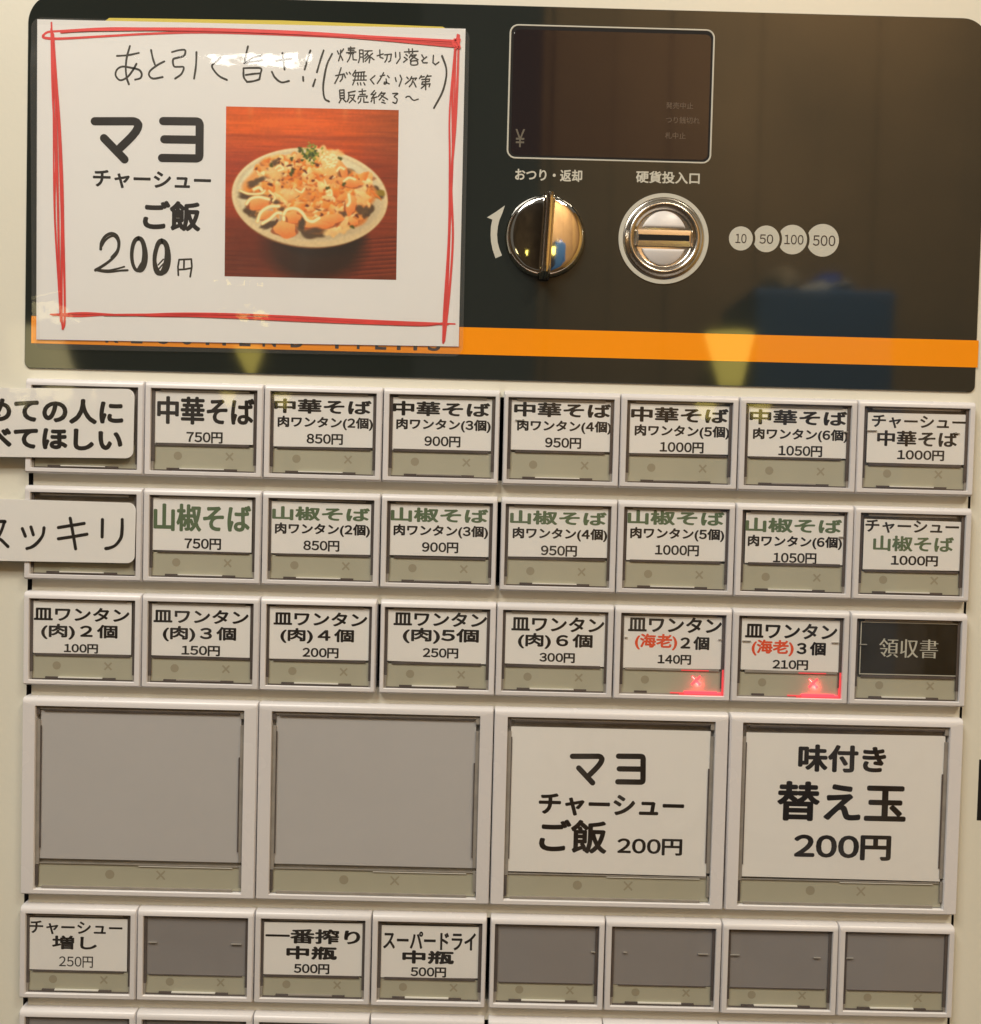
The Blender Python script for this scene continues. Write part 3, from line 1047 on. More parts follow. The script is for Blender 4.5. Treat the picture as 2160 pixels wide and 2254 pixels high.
R2 = {
    0: (3, [('皿ワンタン', 125, 478, 893, 52, BK, .17), ('(肉)２個', 152, 434, 958, 58, BK, .18), ('100円', 236, 362, 1019, 35, BK, .12)], 'white card in the lowest small labelled row, priced 100 yen'),
    1: (3, [('皿ワンタン', 567, 918, 901, 52, BK, .17), ('(肉)３個', 601, 872, 966, 58, BK, .18), ('150円', 670, 812, 1027, 38, BK, .12)], 'white card with black wonton line, priced 150 yen'),
    2: (3, [('皿ワンタン', 1010, 1356, 910, 52, BK, .17), ('(肉)４個', 1035, 1307, 973, 56, BK, .18), ('200円', 1117, 1250, 1035, 38, BK, .12)], 'small white card with black lettering, priced 200 yen'),
    3: (3, [('皿ワンタン', 1453, 1798, 911, 54, BK, .17), ('(肉)5個', 1487, 1768, 973, 58, BK, .19), ('250円', 1561, 1692, 1036, 38, BK, .12)], 'white card reading meat wonton with numeral 5, priced 250 yen'),
    4: (4, [('皿ワンタン', 80, 436, 964, 58, BK, .17), ('(肉)６個', 105, 391, 1029, 60, BK, .18), ('300円', 187, 323, 1092, 38, BK, .12)], 'white card with black lettering, priced 300 yen'),
    5: (4, [('皿ワンタン', 527, 886, 966, 60, BK, .18), ('(海老)', 553, 715, 1031, 62, OR, .17, 'orange_word'), ('２個', 727, 838, 1036, 52, BK, .18, 'count'), ('140円', 640, 768, 1099, 38, BK, .12, 'price')], 'card with orange bracketed word, two prawn dumplings, beside the fifth pork card, 140 yen'),
    6: (4, [('皿ワンタン', 975, 1328, 990, 60, BK, .18), ('(海老)', 1000, 1161, 1054, 62, OR, .17, 'orange_word'), ('３個', 1172, 1284, 1057, 52, BK, .18, 'count'), ('210円', 1080, 1216, 1119, 38, BK, .12, 'price')], 'card with orange bracketed word, three prawn dumplings, left of the black receipt card, 210 yen'),
    7: (4, [('領収書', 1488, 1714, 1056, 72, PRINTW, .13, 'heading', .01, -.012)], 'black receipt card with pale serif characters inside a thin border'),
}
R4_ = {
    0: (5, [('チャーシュー', 108, 452, 877, 50, BK, .12), ('増し', 192, 358, 931, 52, BK, .18), ('250円', 218, 343, 1002, 42, BK, .03)], 'white card at the bottom left corner, extra pork for 250 yen'),
    2: (5, [('一番搾り', 980, 1330, 908, 56, BK, .25), ('中瓶', 1057, 1244, 969, 50, BK, .25), ('500円', 1085, 1216, 1028, 38, BK, .12)], 'bottle card with heavy kanji heading, priced 500 yen'),
    3: (5, [('スーパードライ', 1415, 1757, 924, 68, BK, .15), ('中瓶', 1485, 1676, 985, 50, BK, .25), ('500円', 1516, 1647, 1040, 38, BK, .12)], 'bottle card with tall katakana heading, priced 500 yen'),
}
ROWN = {0: 'top row', 1: 'second row', 2: 'third row', 5: 'row under the large buttons'}
for r, tab in ((0, R0), (1, R1), (2, R2), (5, R4_)):
    for k in range(8):
        lit = (r == 2 and k in (5, 6))
        kind = 'card' if (k in tab or (r < 2 and k == 0)) else 'blank'
        make_button(k, r, False, kind, lit)
        if k in tab:
            tfk, lines, lab = tab[k]
            yb_ = CARD_BOT(k, r)
            make_card(k, r, False, lines, tfk, lab, ybot=yb_, ytop=(2.3 if r != 2 else 2.0) + (1.0 if (k == 7 and r < 2) else 0), dark=(r == 2 and k == 7))
for k in range(8):
    make_button(k, 6, False, 'blank')
for k in (0, 2, 4, 6):
    make_button(k, 3, True, 'blank' if k < 4 else 'card')
make_card(4, 3, True, [('STROKE_MAYO', 360, 642, 292, 120, BK, 0, 'heading'), ('チャーシュー', 245, 782, 425, 82, BK, .28, 'middle_line'),
                       ('ご飯', 247, 497, 539, 126, BK, .34, 'rice_word'), ('200円', 535, 775, 577, 62, BK, .18, 'price')], 6, 'large white card with two big rounded letters on top, mayo pork rice for 200 yen')
make_card(6, 3, True, [('味付き', 1203, 1528, 252, 102, BK, .36), ('替え玉', 1125, 1602, 412, 148, BK, .42), ('200円', 1187, 1546, 579, 94, BK, .34)], 6,
          'large white card with three kanji lines, noodle refill for 200 yen')

# ------------------------------------------------------------------ laminated notice
DN = -2.2          # paper face
note = empty('laminated_notice', *M(550, 400, DN), DN)
tag(note, 'laminated white notice with red hand-drawn border and a photo of a rice bowl', 'notice')
cor = [M(82, 42, DN), M(1025, 63, DN), M(1010, 762.5, DN), M(80, 747, DN)]
m = MB()
m.prism(cor, DN - .12, DN, PAPER)
m.build('white_paper', note, origin=(*M(550, 400, DN), DN))
yc_ = [M(228, 47, DN), M(240, 38.5, DN), M(620, 44, DN), M(975, 58, DN), M(985, 64, DN), M(985, 80, DN), M(225, 80, DN)]
m = MB()
m.prism(yc_, DN - .26, DN - .16, YELLOW)
m.build('yellow_sheet', note, origin=(*M(550, 400, DN), DN))

NO = (*M(550, 400, DN), DN)
# red marker border
rb = MB()
tA = (1080 / 1878, 0, 0)
dR = DN + .01
tops = [
    [(165, 135), (185, 122), (235, 118), (400, 108), (560, 108), (800, 110), (1100, 120), (1400, 138), (1755, 160)],
    [(165, 135), (168, 143), (200, 147), (260, 146), (400, 138), (560, 129), (760, 123), (1000, 128), (1300, 140), (1600, 155), (1757, 172)],
    [(235, 122), (400, 110), (620, 113), (900, 116), (1200, 128), (1500, 146), (1756, 166)],
    [(240, 120), (480, 112), (800, 117), (1100, 127), (1400, 146), (1750, 178)],
    [(300, 114), (700, 112), (1000, 120), (1350, 136), (1745, 156)]]
lefts = [
    [(197, 86), (199, 150), (204, 300), (205, 500), (208, 800), (222, 1050), (232, 1190), (240, 1258)],
    [(199, 120), (206, 300), (222, 450), (230, 650), (236, 850), (236, 1050), (236, 1200), (240, 1258)],
    [(203, 130), (215, 300), (228, 480), (238, 700), (242, 900), (247, 1100), (247, 1230), (240, 1258)],
    [(196, 110), (201, 350), (213, 600), (210, 820), (228, 1150), (233, 1230)],
    [(200, 160), (212, 380), (218, 600), (224, 900), (230, 1180)]]
rights = [
    [(1752, 132), (1745, 200), (1740, 400), (1728, 700), (1720, 950), (1710, 1180), (1698, 1312)],
    [(1748, 148), (1733, 350), (1733, 600), (1723, 850), (1713, 1050), (1703, 1200), (1697, 1312)],
    [(1757, 135), (1752, 300), (1743, 480), (1728, 690), (1734, 900), (1722, 1100), (1700, 1305)],
    [(1744, 160), (1722, 420), (1722, 620), (1718, 900), (1700, 1180), (1696, 1305)],
    [(1740, 150), (1757, 165), (1742, 178), (1735, 158), (1760, 150), (1745, 185)],
    [(1742, 168), (1759, 182), (1750, 146)]]
bots = [
    [(194, 1203), (250, 1202), (400, 1204), (600, 1203), (800, 1206), (1050, 1208), (1300, 1220), (1500, 1230), (1742, 1240)],
    [(200, 1204), (300, 1210), (430, 1204), (600, 1210), (850, 1212), (1100, 1220), (1350, 1232), (1600, 1246), (1700, 1238)],
    [(205, 1205), (320, 1198), (480, 1206), (700, 1200), (950, 1204), (1200, 1218), (1450, 1234), (1715, 1240)],
    [(400, 1206), (650, 1208), (900, 1216), (1150, 1228), (1400, 1238), (1600, 1244), (1700, 1236)]]
for grp, wd in ((tops, 10), (lefts, 8.5), (rights, 8.5), (bots, 7.5)):
    for i, st in enumerate(grp):
        stroke(rb, st, wd * (.8 + .25 * ((i * 7) % 3) / 2), tA, dR + .05 * i, RED)
rb.build('red_marker_border', note, origin=NO)

# printed words
m = MB()
tN = (320 / 1568, 180, 240)
mayo(m, 97, 1322, 337, 505, tN, DN + .01, BLACK)
m.build('large_heading', note, origin=NO)
m = MB()
pxletter(m, 'チャーシュー', 120, 1395, 765, 192, tN, DN + .01, BLACK, .17)
m.build('middle_line', note, origin=NO)
m = MB()
pxletter(m, 'ご飯', 660, 1283, 1152, 325, tN, DN + .01, BLACK, .34)
m.build('rice_word', note, origin=NO)
# hand-written price
m = MB()
for s, wd in (([(205, 1510), (212, 1440), (255, 1372), (320, 1342), (378, 1370), (402, 1450), (380, 1550), (310, 1630), (220, 1695), (148, 1737)], 26),
              ([(215, 1480), (250, 1420), (300, 1380), (350, 1372), (392, 1430), (385, 1520), (320, 1600)], 18),
              ([(148, 1735), (230, 1752), (320, 1755), (420, 1742), (495, 1738)], 18),
              ([(200, 1735), (300, 1738), (380, 1722), (458, 1700)], 16)):
    stroke(m, s, wd * 1.25, tN, DN + .01, PENCIL)
for cx_, cy_, rx_, ry_, wd, tl in ((612, 1565, 72, 178, 32, .02), (618, 1568, 84, 185, 18, -.05), (604, 1572, 62, 170, 22, .05), (862, 1600, 76, 178, 34, .05), (870, 1590, 80, 185, 20, -.04), (848, 1610, 66, 172, 24, .1), (850, 1600, 50, 165, 14, .12)):
    pts = []
    for i in range(15):
        a = 2 * PI * i / 14 - PI / 2
        x, y = rx_ * math.cos(a), ry_ * math.sin(a)
        pts.append((cx_ + x - tl * y, cy_ + y))
    stroke(m, pts, wd * 1.2, tN, DN + .01, PENCIL)
for s in ([(825, 1680), (880, 1620)], [(835, 1720), (905, 1640)], [(845, 1760), (905, 1680)], [(600, 1730), (640, 1660)]):
    stroke(m, s, 16, tN, DN + .01, PENCIL)
for s in ([(1050, 1628), (1038, 1700), (1042, 1792)], [(1050, 1624), (1182, 1618), (1188, 1700), (1176, 1770), (1170, 1808)], [(1104, 1632), (1102, 1712)], [(1046, 1732), (1110, 1728), (1176, 1716)]):
    stroke(m, s, 20, tN, DN + .01, PENCIL, smooth=False)
m.build('handwritten_price', note, origin=NO)

# hand-written headline
m = MB()
tH = (430 / 1878, 230, 80)
for s in ([(120, 187), (225, 180), (330, 158)], [(245, 92), (215, 200), (205, 310), (215, 400), (235, 460)],
          [(308, 262), (270, 330), (215, 395), (150, 420), (108, 375), (120, 320), (170, 290), (250, 300), (330, 320), (358, 360), (345, 400), (295, 415)],
          [(448, 130), (465, 210), (485, 270)], [(575, 240), (510, 275), (440, 330), (430, 375), (470, 405), (560, 390)],
          [(650, 150), (715, 132), (775, 132), (765, 185), (700, 205), (660, 222), (668, 285), (715, 292), (762, 297), (740, 360), (680, 405)], [(885, 150), (880, 280), (862, 405)],
          [(1120, 200), (1085, 235), (1035, 280), (1060, 335), (1110, 385), (1178, 418)],
          [(1380, 95), (1362, 170), (1350, 235)], [(1510, 185), (1430, 205), (1345, 255)], [(1345, 252), (1440, 240), (1520, 228)],
          [(1337, 305), (1340, 390), (1370, 435)], [(1337, 305), (1420, 302), (1505, 308), (1500, 360), (1490, 412)], [(1370, 437), (1430, 430), (1490, 412)], [(1360, 370), (1430, 360), (1490, 355)],
          [(1650, 235), (1725, 222), (1800, 215)], [(1712, 160), (1720, 230), (1732, 318)], [(1610, 340), (1640, 395), (1700, 440), (1775, 428)]):
    stroke(m, s, 19, tH, DN + .01, PENCIL)
tG = (400 / 1878, 620, 80)
for s in ([(298, 145), (268, 240), (238, 342)], [(222, 418), (225, 460)], [(435, 145), (400, 250), (365, 370)], [(348, 445), (325, 515)],
          [(522, 180), (470, 290), (440, 430), (430, 540), (445, 640), (490, 672)], [(1658, 200), (1700, 320), (1700, 430), (1660, 580), (1575, 740)]):
    stroke(m, s, 20, tG, DN + .01, PENCIL)
m.build('handwritten_headline', note, origin=NO)
m = MB()
SM = '''578,150 590,180|640,130 618,165|612,140 605,200 590,250|612,200 632,245|690,122 755,120|715,108 712,160|672,168 768,160|690,140 748,142|695,178 745,176|720,170 700,230 680,262|735,178 740,240 775,243
805,140 808,220 795,270|805,140 842,140 845,265|810,178 842,178|810,213 842,213|860,150 935,148|900,150 860,200|885,180 915,220 905,272|890,200 860,230|900,218 865,258|940,175 905,205|910,205 955,240
988,200 1050,180|1015,140 1018,215 1048,225|1065,190 1135,182 1125,250 1108,262|1095,190 1085,240 1068,265
1178,165 1180,215|1222,165 1225,225 1190,278
1270,160 1410,152|1315,130 1318,175|1352,128 1355,175|1285,185 1300,200|1268,215 1288,228|1262,265 1300,235|1340,182 1320,220|1345,195 1392,190 1330,245|1340,200 1410,240|1335,255 1340,292 1402,290 1398,252 1335,255
1450,190 1470,225|1500,210 1450,250 1465,272 1505,272|1570,195 1565,270 1590,292 1625,265
560,405 635,390 625,440 605,465|615,325 585,420 550,485|645,385 660,425|670,375 680,390|700,370 712,388
765,350 735,400|750,375 860,366|770,375 755,450 735,500|795,370 790,450|825,368 820,450|850,366 850,450|745,410 875,408|740,452 875,450|785,480 790,500|815,478 820,500|850,478 862,502
965,405 918,445 955,492
1020,410 1065,400|1055,375 1020,440 990,485|1095,405 1112,425|1080,440 1085,480 1062,492 1068,470 1112,490
1175,425 1185,465|1225,400 1242,440 1215,515
1295,420 1310,438|1280,490 1315,460|1345,415 1325,455|1340,435 1395,430 1380,450|1360,445 1345,490 1320,520|1365,470 1390,522
1445,405 1425,435|1445,420 1475,415|1510,400 1490,430|1510,412 1545,408|1450,445 1530,440 1525,465|1525,465 1455,470 1450,495|1450,495 1535,490 1525,520|1490,440 1490,550|1485,500 1445,535
600,555 605,640|600,555 645,552 648,635|605,585 645,582|605,612 645,610|605,640 648,637|615,650 595,685|640,650 665,675|690,580 760,565|695,580 695,640 680,670|700,610 755,605 735,650 700,685|715,630 765,675
800,570 870,562|833,545 835,600|810,600 865,597|795,625 790,645|795,620 885,615 878,635|820,640 815,670 795,688|850,635 850,680 895,680
960,560 925,600 965,600|975,580 930,640 985,625|955,630 958,690|935,655 925,675|1035,575 1000,620|1025,590 1070,585 1010,655|1030,610 1095,650|1045,655 1060,665|1035,680 1070,690
1150,590 1200,590 1165,620 1195,650 1180,690 1150,680
1285,630 1300,620 1325,622 1345,645 1370,660 1412,648'''
for line in SM.split('\n'):
    for s in line.split('|'):
        pts = [tuple(map(float, p.split(','))) for p in s.split()]
        stroke(m, pts, 14.5, tG, DN + .01, PENCIL, smooth=len(pts) > 4)
m.build('handwritten_note', note, origin=NO)

# ------------------------------------------------------------------ printed food photograph (drawn as per-vertex print colour)
NG = 300
ILL = np.array([0.78, 0.70, 0.56])


class Canvas:
    def __init__(self, n):
        self.n = n
        yy, xx = np.mgrid[0:n, 0:n]
        self.X = 65 + (xx + .5) / n * 1705
        self.Y = 75 + (yy + .5) / n * 1680
        self.I = np.zeros((n, n, 3))

    def put(self, a, c):
        a = np.clip(a, 0, 1)[..., None]
        self.I = self.I * (1 - a) + np.asarray(c, float) * a

    def ell(self, cx, cy, rx, ry, c, ang=0, soft=8, wob=0, seed=0, a=1.0, c2=None):
        ca, sa = math.cos(ang), math.sin(ang)
        dx, dy = self.X - cx, self.Y - cy
        u = (dx * ca + dy * sa) / rx
        v = (-dx * sa + dy * ca) / ry
        r = np.sqrt(u * u + v * v)
        if wob:
            th = np.arctan2(v, u)
            g = np.random.default_rng(seed)
            for k in (2, 3, 5, 7):
                r = r + wob / k * 1.6 * np.sin(k * th + g.uniform(0, 6.28))
        m = min(rx, ry)
        al = (1 - r) * m / soft + .5
        if c2 is not None:
            t = np.clip(.5 + .55 * (v + .4 * u), 0, 1)[..., None]
            col = np.asarray(c, float) * (1 - t) + np.asarray(c2, float) * t
            al = np.clip(al, 0, 1)[..., None] * a
            self.I = self.I * (1 - al) + col * al
        else:
            self.put(np.clip(al, 0, 1) * a, c)

    def line(self, pts, w, c, soft=6, c2=None):
        P = catmull(pts, 6)
        dm = np.full(self.X.shape, 1e9)
        for a, b in zip(P[:-1], P[1:]):
            d = b - a
            L2 = (d ** 2).sum() + 1e-9
            t = np.clip(((self.X - a[0]) * d[0] + (self.Y - a[1]) * d[1]) / L2, 0, 1)
            dm = np.minimum(dm, np.hypot(self.X - a[0] - t * d[0], self.Y - a[1] - t * d[1]))
        if c2 is not None:
            self.put((w / 2 + 5 - dm) / soft + .5, c2)
        self.put((w / 2 - dm) / soft + .5, c)


def vnoise(X, Y, sx, sy, seed):
    g = np.random.default_rng(seed)
    T = g.uniform(0, 1, (64, 64))
    u, v = X / sx, Y / sy
    i, j = np.floor(u).astype(int), np.floor(v).astype(int)
    fu, fv = u - i, v - j
    fu, fv = fu * fu * (3 - 2 * fu), fv * fv * (3 - 2 * fv)
    f = lambda a, b_: T[a % 64, b_ % 64]
    return (f(i, j) * (1 - fu) + f(i + 1, j) * fu) * (1 - fv) + (f(i, j + 1) * (1 - fu) + f(i + 1, j + 1) * fu) * fv


cv = Canvas(NG)
X, Y = cv.X, cv.Y
# table
top = np.array([204, 94, 34.])
mid = np.array([168, 66, 30.])
lowc = np.array([122, 56, 34.])
t = np.clip((Y - 350) / 300, 0, 1)[..., None]
t2 = np.clip((Y - 950) / 600, 0, 1)[..., None]
cv.I = (top * (1 - t) + mid * t) * (1 - t2) + lowc * t2
rt = np.clip((X - 1250) / 450, 0, 1)[..., None]
cv.I = cv.I * (1 - .38 * rt * (1 - t2)) + np.array([110, 60, 36.]) * .38 * rt * (1 - t2)
lt = np.exp(-((X - 520) / 500) ** 2 - ((Y - 230) / 90) ** 2)[..., None]
cv.I = cv.I + np.array([22, 12, -4.]) * lt
gr = vnoise(X + .1 * Y, Y, 260, 16, 3) * .6 + vnoise(X, Y, 400, 7, 4) * .4
cv.I *= (0.88 + .24 * gr)[..., None]
for yy_ in (365,):
    cv.put(np.exp(-((Y - yy_) / 22) ** 2) * .35, (140, 58, 28))
for i in range(9):
    y0_ = 1370 + i * 43
    band = np.exp(-((Y - (y0_ - .09 * (X - 1400))) / 6.5) ** 2) * np.clip((X - 1230 + (1500 - Y) * .1) / 120, 0, 1)
    cv.put(band * .55, (70, 28, 22))
    cv.put(np.exp(-((Y - (y0_ + 12 - .09 * (X - 1400))) / 6) ** 2) * np.clip((X - 1300) / 150, 0, 1) * .5, (186, 86, 52))
for i in range(6):
    y0_ = 1500 + i * 45
    cv.put(np.exp(-((Y - (y0_ + .03 * X)) / 6) ** 2) * np.clip((520 - X) / 200, 0, 1) * .45, (82, 34, 24))
for x_ in (310, 790, 1245):
    cv.put(np.exp(-((X - x_) / 28) ** 2) * np.clip((230 - Y) / 200, 0, 1) * .5, (216, 140, 96))
# the bowl's cast shade in the print
cv.ell(950, 1430, 500, 340, (56, 36, 20), soft=130, a=.92)
cv.ell(300, 1400, 330, 170, (105, 46, 26), soft=200, a=.5, ang=.5)
cv.ell(1010, 1340, 430, 200, (48, 32, 20), soft=60, a=.8)
# bowl
cv.ell(905, 1000, 742, 462, (150, 110, 78), ang=.03, soft=10)
cv.ell(904, 958, 774, 490, (226, 206, 176), ang=.045, soft=9, c2=(214, 186, 150))
cv.ell(900, 948, 728, 446, (196, 176, 146), ang=.045, soft=26, c2=(214, 190, 158))
cv.ell(905, 945, 715, 432, (222, 210, 184), ang=.045, soft=20, c2=(205, 180, 150))
cv.ell(1010, 1020, 560, 340, (178, 152, 126), soft=120, a=.55)
# heap: dark gaps and seaweed first
for a in ((330, 950, 130, 45, .15), (370, 830, 105, 62, -.5), (330, 1110, 80, 50, .7), (510, 1235, 80, 45, -.3), (560, 620, 70, 38, -.5), (930, 1290, 150, 60, .1), (830, 1225, 80, 70, 0),
          (1240, 715, 90, 45, 0), (1430, 1085, 85, 90, .6), (1560, 900, 75, 50, .1), (1300, 1090, 120, 70, 0), (640, 1080, 80, 45, 0)):
    cv.ell(a[0], a[1], a[2], a[3], (98, 74, 52), ang=a[4], soft=20, wob=.28, seed=int(a[0]))
cv.ell(1575, 905, 55, 48, (150, 122, 48), soft=12, wob=.3, seed=5)
cv.ell(360, 820, 80, 32, (124, 106, 70), ang=-.5, soft=12, wob=.3, seed=6)
# main heap
for a in ((885, 905, 570, 350), (880, 830, 420, 270), (1000, 960, 520, 320), (900, 770, 260, 235), (700, 860, 270, 200), (1120, 900, 330, 230), (1020, 1090, 260, 150), (760, 980, 220, 140), (1290, 900, 180, 170), (640, 760, 160, 150)):
    cv.ell(a[0], a[1], a[2], a[3], (230, 164, 104), soft=24, wob=.18, seed=int(a[0]) + 1, c2=(204, 126, 66))
g = np.random.default_rng(42)
pal = [(242, 160, 80), (246, 186, 120), (236, 148, 66), (250, 208, 152), (246, 224, 184), (234, 140, 62), (252, 216, 164), (242, 172, 100)]
pal2 = [(218, 126, 52), (224, 144, 76), (206, 114, 48), (232, 168, 106), (224, 188, 136), (206, 110, 48), (236, 178, 118), (214, 132, 66)]
zones = [(900, 620, 270, 130), (720, 790, 340, 170), (1100, 860, 360, 190), (930, 1080, 400, 170), (1370, 900, 220, 190), (520, 900, 210, 170), (1200, 1170, 260, 120), (650, 640, 200, 100)]
for i in range(430):
    z = zones[g.integers(len(zones))]
    x_, y_ = z[0] + g.normal() * z[2] * .5, z[1] + g.normal() * z[3] * .5
    if ((x_ - 900) / 665) ** 2 + ((y_ - 905) / 425) ** 2 > 1: continue
    rx_, ry_ = g.uniform(18, 62), g.uniform(14, 42)
    ci = g.integers(len(pal))
    if g.random() < .35: cv.ell(x_ + 5, y_ + ry_ * .5, rx_, ry_ * .8, (150, 70, 34), ang=0, soft=12, wob=.3, seed=i, a=.55)
    cv.ell(x_, y_, rx_, ry_, pal[ci], ang=g.uniform(-1.2, 1.2), soft=9, wob=.3, seed=i + 500, c2=pal2[ci], a=.9)
for i in range(48):
    z = zones[g.integers(len(zones))]
    cv.ell(z[0] + g.normal() * z[2] * .5, z[1] + g.normal() * z[3] * .5, g.uniform(8, 26), g.uniform(7, 16), (104, 54, 34), ang=g.uniform(-1, 1), soft=9, wob=.3, seed=i)
# seaweed and gaps that stay visible at the rim
for a in ((330, 945, 105, 26, .12), (365, 820, 80, 40, -.5), (335, 1120, 60, 34, .7), (505, 1240, 62, 30, -.3), (555, 620, 52, 24, -.5), (1240, 712, 62, 34, 0), (1440, 1085, 66, 62, .6), (560, 1005, 50, 26, .1), (640, 1085, 46, 24, 0), (1240, 1120, 60, 34, 0)):
    cv.ell(a[0], a[1], a[2], a[3], (96, 72, 52), ang=a[4], soft=22, wob=.28, seed=int(a[0]), a=.9)
# onion, rice and mayonnaise
for a in ((1090, 600, 95, 105), (1030, 520, 60, 60), (560, 720, 110, 60), (700, 930, 110, 45), (1420, 920, 70, 90), (1250, 1230, 65, 75), (1110, 1290, 60, 60), (1180, 510, 50, 30)):
    cv.ell(a[0], a[1], a[2], a[3], (240, 206, 158), soft=22, wob=.25, seed=int(a[1]), c2=(228, 178, 118), a=.85)
for i in range(40):
    cv.ell(1090 + g.normal() * 50, 600 + g.normal() * 50, g.uniform(10, 22), g.uniform(5, 10), (250, 226, 190), ang=g.uniform(-1, 1), soft=6, a=.8)
# pork pieces
for a in ((400, 1030, 110, 60, -.1), (665, 1280, 125, 75, .1), (745, 1160, 80, 55, 0), (480, 1140, 70, 40, -.4), (1310, 1020, 60, 95, 0), (1080, 1190, 150, 70, -.2), (980, 1230, 130, 40, -.05), (1230, 680, 40, 90, -.5), (1340, 1190, 50, 40, 0), (1300, 800, 120, 50, .2)):
    cv.ell(a[0], a[1] + 10, a[2], a[3], (150, 74, 40), ang=a[4], soft=12, wob=.12, seed=9, a=.8)
    cv.ell(a[0], a[1], a[2], a[3], (244, 172, 110), ang=a[4], soft=8, wob=.16, seed=int(a[0]), c2=(226, 132, 72))
cv.ell(830, 1225, 38, 60, (90, 70, 52), soft=24, wob=.2, seed=3)
cv.ell(950, 1290, 95, 32, (104, 76, 56), soft=26, wob=.2, seed=4)
may = (246, 224, 182)
for L, w_ in (([(215, 905), (300, 935), (420, 930), (460, 900)], 22), ([(350, 890), (400, 870), (430, 895)], 34), ([(280, 1035), (320, 985), (400, 965), (500, 985)], 32),
              ([(390, 1205), (420, 1120), (500, 1060), (600, 1050)], 34), ([(440, 1225), (510, 1180), (580, 1120), (640, 1130), (650, 1185)], 34),
              ([(650, 1130), (680, 1085), (760, 1070), (830, 1110), (880, 1180), (940, 1195), (1000, 1160)], 36), ([(560, 680), (600, 650), (640, 680), (590, 700)], 24),
              ([(1170, 690), (1200, 655), (1240, 670)], 26), ([(1240, 790), (1290, 755), (1350, 770)], 26), ([(1070, 900), (1110, 880), (1120, 930), (1080, 930)], 22), ([(760, 880), (820, 910), (850, 870)], 20),
              ([(500, 900), (560, 960), (540, 1000)], 18), ([(1290, 920), (1300, 990), (1280, 1030)], 34)):
    cv.line(L, w_ * .8, may, soft=13, c2=(222, 160, 100))
# herbs
for i in range(70):
    x_, y_ = 905 + g.normal() * 48, 530 + g.normal() * 42
    cc = [(78, 96, 34), (104, 120, 44), (140, 146, 62), (58, 74, 28), (176, 160, 74)][g.integers(5)]
    cv.ell(x_, y_, g.uniform(8, 20), g.uniform(6, 14), cc, ang=g.uniform(-1.5, 1.5), soft=6, wob=.3, seed=i)
for x_, y_ in ((730, 700), (715, 730), (800, 480), (805, 500), (520, 650), (720, 580), (1200, 568), (1240, 820), (1080, 862), (1330, 1240)):
    cv.ell(x_, y_, 20, 17, (84, 84, 34), soft=8, wob=.3, seed=int(x_))
for _ in range(2):
    Ip = np.pad(cv.I, ((1, 1), (1, 1), (0, 0)), mode='edge')
    cv.I = (Ip[1:-1, 1:-1] * 2 + Ip[:-2, 1:-1] + Ip[2:, 1:-1] + Ip[1:-1, :-2] + Ip[1:-1, 2:]) / 6
cv.I = cv.I * np.array([1.03, 1.02, .90])
nz = vnoise(X, Y, 22, 22, 9)
cv.I *= (0.975 + .05 * nz)[..., None]
img = (lin(np.clip(cv.I, 0, 255)) / ILL * .92) ** 1.16
img = np.clip(img, 0.003, .92)
FC = [M(497.9, 233.9, DN), M(878, 242, DN), M(872.4, 616, DN), M(494.5, 608, DN)]
FC = [np.array(p) for p in FC]
uu = np.linspace(0, 1, NG + 1)
U, Vv = np.meshgrid(uu, uu)
PP = (1 - U)[..., None] * (1 - Vv)[..., None] * FC[0] + U[..., None] * (1 - Vv)[..., None] * FC[1] + U[..., None] * Vv[..., None] * FC[2] + (1 - U)[..., None] * Vv[..., None] * FC[3]
m = MB()
vs = [(PP[j, i, 0], PP[j, i, 1], DN + .02) for j in range(NG + 1) for i in range(NG + 1)]
fs = [((j + 1) * (NG + 1) + i, (j + 1) * (NG + 1) + i + 1, j * (NG + 1) + i + 1, j * (NG + 1) + i) for j in range(NG) for i in range(NG)]
m.add(vs, fs, PHOTO)
fo = m.build('food_photo', note, origin=NO)
ca = fo.data.color_attributes.new('Col', 'FLOAT_COLOR', 'POINT')
pad = np.pad(img, ((0, 1), (0, 1), (0, 0)), mode='edge')
buf = np.ones((NG + 1, NG + 1, 4))
buf[..., :3] = pad
ca.data.foreach_set('color', buf.reshape(-1))

